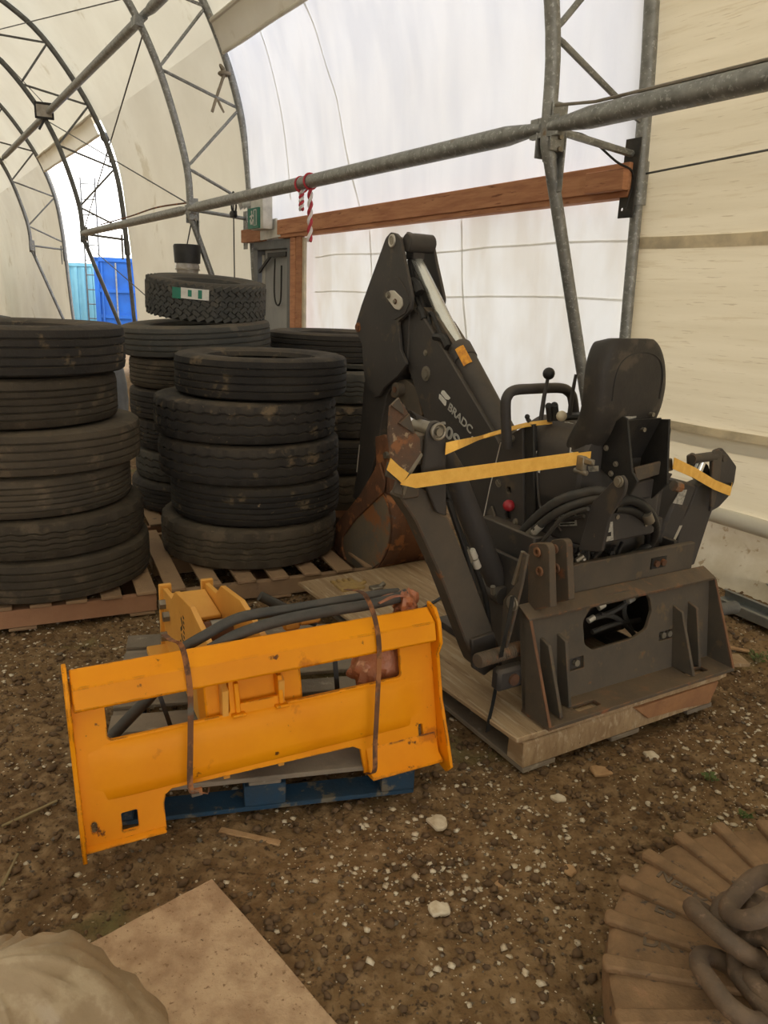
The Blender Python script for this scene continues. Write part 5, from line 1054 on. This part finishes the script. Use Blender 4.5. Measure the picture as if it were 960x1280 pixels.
for a in (.375, .60): prA('bucket_bracket', [(469, 546), (480, 543), (487, 552), (484, 580), (484, 616), (477, 620), (462, 604), (470, 580)], a, .016, mt=MT['rust'], bev=.002, rnd=.006)
part('bucket_saddle', MB().prism(PA([(478, 590), (486, 590), (487, 618), (477, 616)], .38), EX*.24), MT['rust'], BH, bevel=.003)
part('bucket_pin', MB().cyl(pa(481, 569, .36), pa(481, 569, .36)+EX*.28, .018, 14), MT['steel'], BH)
part('cutting_edge', MB().prism(PA([(413, 668), (417, 686), (431, 700), (433, 697), (421, 684), (418, 668)], .365), EX*.335), MT['rust'], BH, bevel=.002)
part('bucket_tooth', MB().prism(PA([(447, 712), (463, 713), (460, 720), (452, 719)], .40), EX*.05), MT['rust'], BH, bevel=.002)
part('bucket_tooth', MB().prism(PA([(447, 712), (463, 713), (460, 720), (452, 719)], .60), EX*.05), MT['rust'], BH, bevel=.002)
# ---- left stabiliser
arm = prB('stabilizer_arm', [(500, 622), (520, 606), (540, 618), (548, 640), (560, 646), (583, 700), (624, 808), (622, 834), (608, 843), (594, 832), (588, 818), (551, 720), (520, 652)], .27, .075, mt=md_, bev=.005, rnd=.01, label='left stabiliser arm')
up_ = prB('stabilizer_ear', [(529, 590), (533, 560), (534, 542), (540, 527), (549, 526), (557, 535), (558, 600), (558, 645), (546, 641), (534, 611)], .245, .016, mt=mc, bev=.003, rnd=.012)
prB('stabilizer_ear', [(529, 590), (520, 520), (512, 512), (540, 527), (549, 526), (557, 535), (558, 600), (558, 645), (546, 641), (534, 611)], .345, .014, mt=mc, bev=.003, rnd=.01)
c = pb(545.5, 539, .245); part('pivot_pin', MB().cyl(c+EY*.12, c-EY*.008, .024, 20).tube([c-EY*.012+(EX*math.cos(t)+EZ*math.sin(t))*.024 for t in np.linspace(0, 6.283, 19)], .005, 6).cyl(c-EY*.006, c-EY*.020, .013, 12), MT['steel'], up_)
pad = prB('stabilizer_pad', [(499, 498), (488, 508), (486, 544), (489, 573), (508, 594), (517, 583), (524, 573), (527, 566), (525, 548), (519, 541), (512, 518)], .225, .012, mt=MT['rust_pad'], bev=.002)
prB('pad_tooth', [(489, 507), (499, 497), (507, 520)], .215, .01, mt=md_, bev=.001, parent=pad); prB('pad_tooth', [(499, 529), (512, 517), (519, 543)], .215, .01, mt=md_, bev=.001, parent=pad)
prB('pad_tooth', [(483, 596), (486, 578), (508, 594), (500, 604), (506, 620), (492, 616), (496, 601)], .225, .012, mt=md_, bev=.001, parent=pad); prB('pad_rib', [(508, 594), (527, 566), (529, 569), (514, 594), (506, 619), (503, 618)], .222, .012, mt=MT['steel'], bev=.001, parent=pad)
part('pad_hinge', MB().box(pb(522, 560, .30), .05, .06, .10, EX, EY, EZ).box(pb(508, 612, .27), .07, .05, .05, EX, EY, EZ), md_, BH, bevel=.006)
part('stabilizer_cylinder', MB().tube(PB([(556, 560), (566, 590), (618, 720), (630, 752)], .42), [.022, .043, .043, .04], 20), mc, BH, label='left stabiliser cylinder')
part('cylinder_eye', MB().cyl(pb(630, 745, .36), pb(630, 745, .36)+EY*.12, .036, 14), mc, BH); part('grease_fitting', MB().cyl(pb(617, 742, .335), pb(616, 733, .33), .010, 8), MT['steel'], BH)
for pts, b, r_ in (([(556, 606), (566, 640), (578, 672), (592, 705), (606, 745), (612, 790)], .31, .010), ([(560, 625), (570, 655), (582, 690), (592, 730), (600, 770)], .29, .010)): part('hose', MB().tube(spline(PB(pts, b), 5), r_, 8), MT['black'], BH)
for p, q in (((589, 688), (593, 697)), ((593, 699), (597, 709)), ((581, 686), (587, 702))): part('hose_fitting', MB().cyl(pb(*p, .295), pb(*q, .295), .0145, 10), MT['zinc' if p[0] > 585 else 'steel'], BH)
part('arm_foot_block', MB().prism(PB([(590, 800), (618, 790), (625, 830), (606, 845), (592, 836)], .255), EY*.02), mc, BH, bevel=.004)
part('arm_web', MB().prism(PB([(505, 558), (536, 556), (538, 640), (515, 640)], .37), EY*.012), mc, BH)
# spring pin
p, q = pb(597, 826, .16), pb(650, 810, .20); m_ = MB(); n_ = 56; P = [p.lerp(q, i/n_) for i in range(n_+1)]; m_.tube(P, [.027-.004*(i % 3 == 0) for i in range(n_+1)], 14); part('ribbed_pin', m_, mr, BH)
c = pb(636, 845, .16); part('pivot_block', MB().box(c, .13, .05, .085, EX, EY, EZ), mc, BH, bevel=.012); part('bolt', MB().cyl(c-EY*.02, c-EY*.034, .022, 14), MT['rust'], BH)
prA('lever_link', [(653, 690), (659, 694), (652, 730), (642, 772), (632, 812), (625, 812), (629, 750), (647, 727)], .02, .012, mt=md_, bev=.002)
boltA(641, 754, .018, .018, .014, parent=BH, n=10)
part('rod', MB().tube(PA([(654, 690), (642, 730)], .03), .009, 8), MT['steel'], BH)
# ---- right stabiliser
prB('stabilizer_arm', [(873, 607), (890, 600), (900, 616), (888, 645), (868, 706), (842, 712), (851, 656), (860, 640)], .34, .07, mt=mc, bev=.004, rnd=.006, label='right stabiliser arm')
cy2 = prB('stabilizer_cylinder', [(855, 601), (873, 607), (838, 692), (820, 680)], .30, .09, mt=mc, bev=.012, label='right stabiliser cylinder')
part('cylinder_foot', MB().prism(PB([(822, 672), (845, 655), (862, 708), (815, 712)], .36), EY*.06), mc, BH, bevel=.004)
part('cylinder_slot', MB().prism(PB([(850, 657), (853, 657), (838, 689), (835, 689)], .298), EY*.002), MT['zinc'], cy2)
decalB([(850, 613), (859, 612), (853, 631), (841, 629)], .30, 'warning_label', 'label', cy2)
e1 = prB('stabilizer_ear', [(890, 574), (894, 563), (903, 560), (911, 569), (921, 583), (918, 603), (911, 621), (899, 634), (888, 640), (890, 610)], .33, .016, mt=mc, bev=.003, rnd=.008)
prB('stabilizer_ear', [(892, 566), (898, 561), (904, 566), (900, 600), (893, 634), (889, 634), (890, 600)], .285, .014, mt=md_, bev=.003, rnd=.008)
prB('stabilizer_ear', [(861, 570), (868, 566), (874, 572), (886, 582), (890, 600), (870, 600), (862, 592)], .37, .014, mt=mc, bev=.003, rnd=.008)
part('pivot_pin', MB().cyl(pb(902, 572, .32), pb(902, 572, .32)-EY*.02, .016, 12).cyl(pb(865, 574, .30), pb(893, 570, .30), .020, 12), MT['machine_dirty'], BH); part('chrome_rod', MB().cyl(pb(877, 577, .31), pb(869, 597, .31), .019, 16), MT['chrome'], BH)
part('brass_fitting', MB().cyl(pb(842, 607, .28), pb(850, 609, .28), .022, 8), MT['strap'] if False else MT['rust_grey'], BH)
part('end_rod', MB().tube([M(1.08, .10, .38), M(1.14, .10, .375), M(1.2, .10, .372)], [.03, .026, .028], 12), MT['galv_dark'], BH)
# ---- grab hoop, levers
part('grab_hoop', MB().tube(spline(PB([(634, 560), (632, 512), (634, 496), (643, 488), (665, 486), (698, 485), (710, 489), (716, 500), (720, 540)], .52), 6), .020, 14), mc, BH)
def lever(p, q, b, rk, name='control_lever'):
    P, Q = pb(*p, b), pb(*q, b); o_ = part(name, MB().tube([P, P.lerp(Q, .5)+EY*.004, Q], [.009, .008, .006], 8), mc, BH)
    if rk: part('lever_knob', MB().ball(Q, rk, 16), MT['black'], o_)
lever((676, 525), (686, 467), .44, .023); lever((688, 525), (686, 508), .42, .014); lever((694, 524), (693, 507), .40, .014)
for p, q, b in (((688, 526), (686, 508), .41), ((695, 525), (693.5, 507), .39)): part('lever_sleeve', MB().cyl(pb(*p, b), pb(*q, b), .013, 10), MT['black'], BH)
lever((711, 525), (720, 468), .40, 0); lever((662, 527), (659, 521), .46, .010)
part('lever_plinth', MB().box(M(.50, .42, 1.165), .20, .07, .025, EX, EY, EZ), MT['black'], BH, bevel=.010)
part('tan_knob', MB().ball(pb(702, 520, .36), .020, 12), MT['band'], BH)
# ---- seat: one moulded shell lofted along a curved profile
prof = [(.190, 1.472), (.188, 1.455), (.186, 1.40), (.186, 1.32), (.190, 1.24), (.212, 1.17), (.248, 1.11), (.276, 1.05), (.284, 1.02)]
prof3 = spline([Vector((0, b, h)) for b, h in prof], 4); NP = len(prof3); V = []; Fc = []; NS = 28
for i, p in enumerate(prof3):
    t = (prof3[min(i+1, NP-1)]-prof3[max(i-1, 0)]).normalized(); nn = Vector((0, t.z, -t.y))  # towards the back
    u = i/(NP-1); hw = .154*(1+.10*math.sin(min(1, u/.85)*math.pi)); th = .056*(min(1, u/.05+.35))
    ca_ = .47
    if u < .40: hw = .075+(hw-.075)*math.sin(u/.40*math.pi/2)**.75; ca_ = .47-.03*(1-u/.40)
    if u < .06: th *= .55+.45*u/.06
    if u > .95: th *= 1-(u-.95)/.05*.35; hw *= 1-(u-.95)/.05*.12
    hw *= (1+.05*math.sin(min(1, u/.6)*math.pi)); 
    for k in range(NS):
        a = 2*math.pi*k/NS; e = .36; x_ = math.copysign(abs(math.cos(a))**e, math.cos(a)); y_ = math.copysign(abs(math.sin(a))**.75, math.sin(a))
        V.append(M(ca_+x_*hw, p.y+nn.y*-y_*th+(-.035 if True else 0)*abs(x_)**4*0, p.z+nn.z*-y_*th))
for i in range(NP-1):
    for k in range(NS): Fc.append((i*NS+k, i*NS+(k+1) % NS, (i+1)*NS+(k+1) % NS, (i+1)*NS+k))
Fc += [tuple(range(NS)), tuple(range((NP-1)*NS, NP*NS))[::-1]]
st_ = part('seat', MB().add(V, Fc), MT['seat'], BH, smooth=60, label='black vinyl seat seen from behind')
# piping groove on the seat back
def seat_back(xx, hh, off=.052):
    # point on the rear surface at height hh
    for i in range(NP-1):
        if prof3[i].z >= hh >= prof3[i+1].z: f = (prof3[i].z-hh)/(prof3[i].z-prof3[i+1].z); p = prof3[i].lerp(prof3[i+1], f); t = (prof3[i+1]-prof3[i]).normalized(); nn = Vector((0, t.z, -t.y)); return M(.475+xx, p.y+nn.y*off, p.z+nn.z*off)
    p = prof3[0]; return M(.475+xx, p.y-off, hh)
gr = spline([seat_back(-.118, 1.27), seat_back(-.118, 1.34), seat_back(-.102, 1.39), seat_back(-.06, 1.418), seat_back(0, 1.426), seat_back(.06, 1.418), seat_back(.10, 1.39), seat_back(.118, 1.34), seat_back(.118, 1.27)], 5)
part('seat_piping', MB().tube(gr, .0045, 6), MT['black'], st_)
lb_ = seat_back(-.01, 1.222, .054); part('seat_label', MB().box(lb_, .055, .003, .022, (EX+EZ*.12).normalized(), EY, EZ), MT['label'], st_)
# seat bracket
sb1 = prA('seat_bracket', [(778, 520), (784, 524), (790, 590), (797, 602), (786, 620), (764, 600), (738, 574), (750, 545), (765, 530)], .40, .010, mt=MT['black'], bev=.002)
for q in ((764, 592), (745, 570), (758, 560), (770, 580)): boltA(*q, .398, .007, .008, parent=sb1)
sb2 = prA('seat_bracket', [(778, 520), (834, 520), (843, 585), (843, 598), (800, 660), (790, 640), (790, 590)], .62, .010, mt=MT['black'], bev=.002) if False else part('seat_bracket', MB().prism([M(.605, .09, 1.20), M(.605, .30, 1.17), M(.605, .36, 1.0), M(.605, .12, .90), M(.605, .06, .97)], EX*.010), MT['black'], BH, bevel=.002)
part('seat_back_plate', MB().prism([M(.41, .120, 1.20), M(.605, .120, 1.20), M(.605, .20, 1.02), M(.41, .20, 1.02)], EY*.010), MT['black'], BH, bevel=.002)
for q in ((815, 518), (804, 537)): c = pb(*q, .13); part('bolt', MB().cyl(c+EY*.02, c-EY*.008, .008, 10), MT['steel'], BH)
part('bracket_crossbar', MB().prism(PB([(794, 585), (841, 573), (842, 588), (796, 602)], .10), EY*.012), md_, BH, bevel=.003)
part('bracket_crossbar', MB().prism(PB([(775, 622), (797, 604), (842, 592), (826, 618), (780, 636)], .12), EY*.03), mc, BH, bevel=.004)
part('seat_post', MB().mbox(.40, .60, .22, .36, .88, 1.04), MT['black'], BH, bevel=.006)
lk = prA('seat_link', [(768, 599), (777, 593), (783, 603), (780, 618), (762, 645), (752, 690), (722, 688), (733, 652), (740, 628)], .270, .014, mt=mc, bev=.003, rnd=.012)
boltA(774, 602, .268, .013, .012, parent=lk, n=12)
# ---- hoses around the valve box
for pts, r_ in (([(650, 668), (672, 645), (700, 625), (735, 615), (752, 614)], .0165), ([(655, 675), (680, 652), (705, 636), (735, 625), (752, 624)], .0150)):
    P = spline([pa(*q, (.25, .25, .255, .29, .32)[k]) for k, q in enumerate(pts)]+[pa(772, pts[-1][1]+8, .44)], 8); rr = [r_+(.0015 if i % 2 else 0) for i in range(len(P))]; part('hose', MB().tube(P, rr, 10), MT['hose'], BH)
for p, q, r_, mt_ in (((618, 689), (632, 678), .017, 'steel'), ((632, 678), (650, 668), .015, 'black'), ((655, 675), (668, 664), .020, 'steel'), ((668, 664), (676, 656), .016, 'zinc'), ((632, 690), (655, 676), .014, 'black')): part('hose_fitting', MB().cyl(pa(*p, .25), pa(*q, .25), r_, 12), MT[mt_], BH)
part('hose', MB().tube(spline([pa(*q, .25) for q in [(650, 692), (675, 680), (700, 650), (720, 640), (735, 636)]], 6), .008, 8), MT['hose'], BH)
for pts, bs, r_ in (([(762, 632), (785, 625), (806, 634), (818, 654), (815, 676), (798, 691), (768, 701), (735, 709)], [.10, .10, .10, .13, .225, .235, .245, .25], .018), ([(768, 636), (790, 638), (806, 650), (811, 672), (806, 700)], [.11, .11, .13, .225, .27], .016), ([(775, 624), (800, 624), (813, 642), (816, 668), (806, 694)], [.14, .14, .16, .225, .28], .016)):
    P = spline([pb(x, y, b) for (x, y), b in zip(pts, bs)], 8); part('hose', MB().tube(P, [r_+(.001 if i % 2 else 0) for i in range(len(P))], 10), MT['black'], BH)
part('hose_fitting', MB().cyl(pb(808, 642, .095), pb(812, 652, .095), .020, 10), MT['steel'], BH)
g = random.Random(12)
for k in range(16):
    x = 715+g.random()*90; y = 690-(x-715)*.10; part('hose', MB().tube(spline([pb(x, y+g.uniform(-6, 6), .26), pb(x+g.uniform(-14, 14), y+14+g.uniform(-6, 8), .23), pb(x+g.uniform(-18, 18), y+32, .27)], 5), g.uniform(.006, .012), 7), MT['black'], BH)
for k in range(7):
    x = 718+g.random()*60; y = 700+g.uniform(-5, 14); c = pb(x, y, .215); part('hose_fitting', MB().cyl(c, c+Vector((g.uniform(-1, 1), g.uniform(-.4, .4), g.uniform(-1, 1))).normalized()*.035, .010, 8), MT[('zinc', 'steel', 'steel')[k % 3]], BH)
for pts in ([(735, 775), (765, 765), (788, 750), (800, 742)], [(740, 790), (770, 780), (800, 775)], [(750, 768), (770, 772), (790, 790), (795, 800)], [(785, 742), (780, 765), (790, 790)]): part('hose', MB().tube(spline(PB(pts, .26), 6), .011, 8), MT['hose'], BH)
for q in ((785, 752), (735, 776), (748, 760), (772, 748)): c = pb(*q, .24); part('hose_fitting', MB().cyl(c, c+EX*.03+EZ*.01, .012, 8), MT['zinc'], BH)

# ================================================================ yellow ratchet strap and black band
T = thing('ratchet_strap', 'yellow webbing ratchet strap tied around the stabilisers and seat of the backhoe', 'strap', pb(508, 600, .2))
f_ = EZ
part('webbing', MB().ribbon([pb(486, 580, .19), pb(497, 590, .195), pb(507, 598, .20)], [vv(.3, 0, 1), vv(.2, 0, 1), vv(.5, .2, .9)], .038, .003), MT['strap'], T)
part('webbing', MB().ribbon([pb(507, 599, .20), pb(520, 601, .20), pa(722, 573, .245)], [vv(.5, .2, .5), EZ, EZ], .046, .003), MT['strap'], T)
part('webbing', MB().ribbon([pa(722, 573, .245), pa(738, 571, .30)], EZ, .038, .003), MT['strap'], T)
part('webbing', MB().ribbon(spline([pb(557, 561, .23), pb(580, 553.5, .27), pa(604, 546, .28), pa(632, 538, .28), pa(658, 531, .285), pa(690, 527, .36)], 3), [EZ*c_+(EX*.6+EY*.8)*math.sqrt(1-c_*c_) for c_ in np.linspace(.92, .25, 6).tolist()+[.22]*10], .040, .003), MT['strap'], T)
part('webbing', MB().ribbon([pb(842, 579, .08), pb(868, 591, .18), pb(893, 606, .27), pb(913, 614, .275)], EZ, .042, .003), MT['strap'], T)
part('webbing', MB().ribbon([pb(913, 614, .275), pb(915, 606, .36), pb(905, 600, .42)], EZ, .042, .003), MT['strap'], T)
c = pa(727, 579, .25); part('ratchet_buckle', MB().box(c, .02, .035, .05, EX, EY, EZ).cyl(c-EZ*.03-EY*.03, c-EZ*.03+EY*.03, .010, 8).box(c+EY*-.035+EZ*.012, .015, .04, .02, EX, EY, EZ), MT['steel'], T, bevel=.003)
solo('binding_band', MB().ribbon([pa(641, 745, .0), pb(636, 775, .13), pb(627, 815, .12), at_h(623, 842, .24), at_h(616, 880, .17), M(-.063, .135, .158), M(-.066, .133, .11)], EX+EY*.2, .020, .003), MT['dark_strap'], 'black plastic band tying the backhoe down to left edge of plywood pallet', 'band')
solo('binding_band', MB().ribbon([at_h(520, 765, .161), at_h(545, 751, .160), at_h(562, 739, .18), pb(580, 728, .5)], EY, .018, .003), MT['dark_strap'], 'black band crossing the plywood between yellow frame and stabiliser arm', 'band')
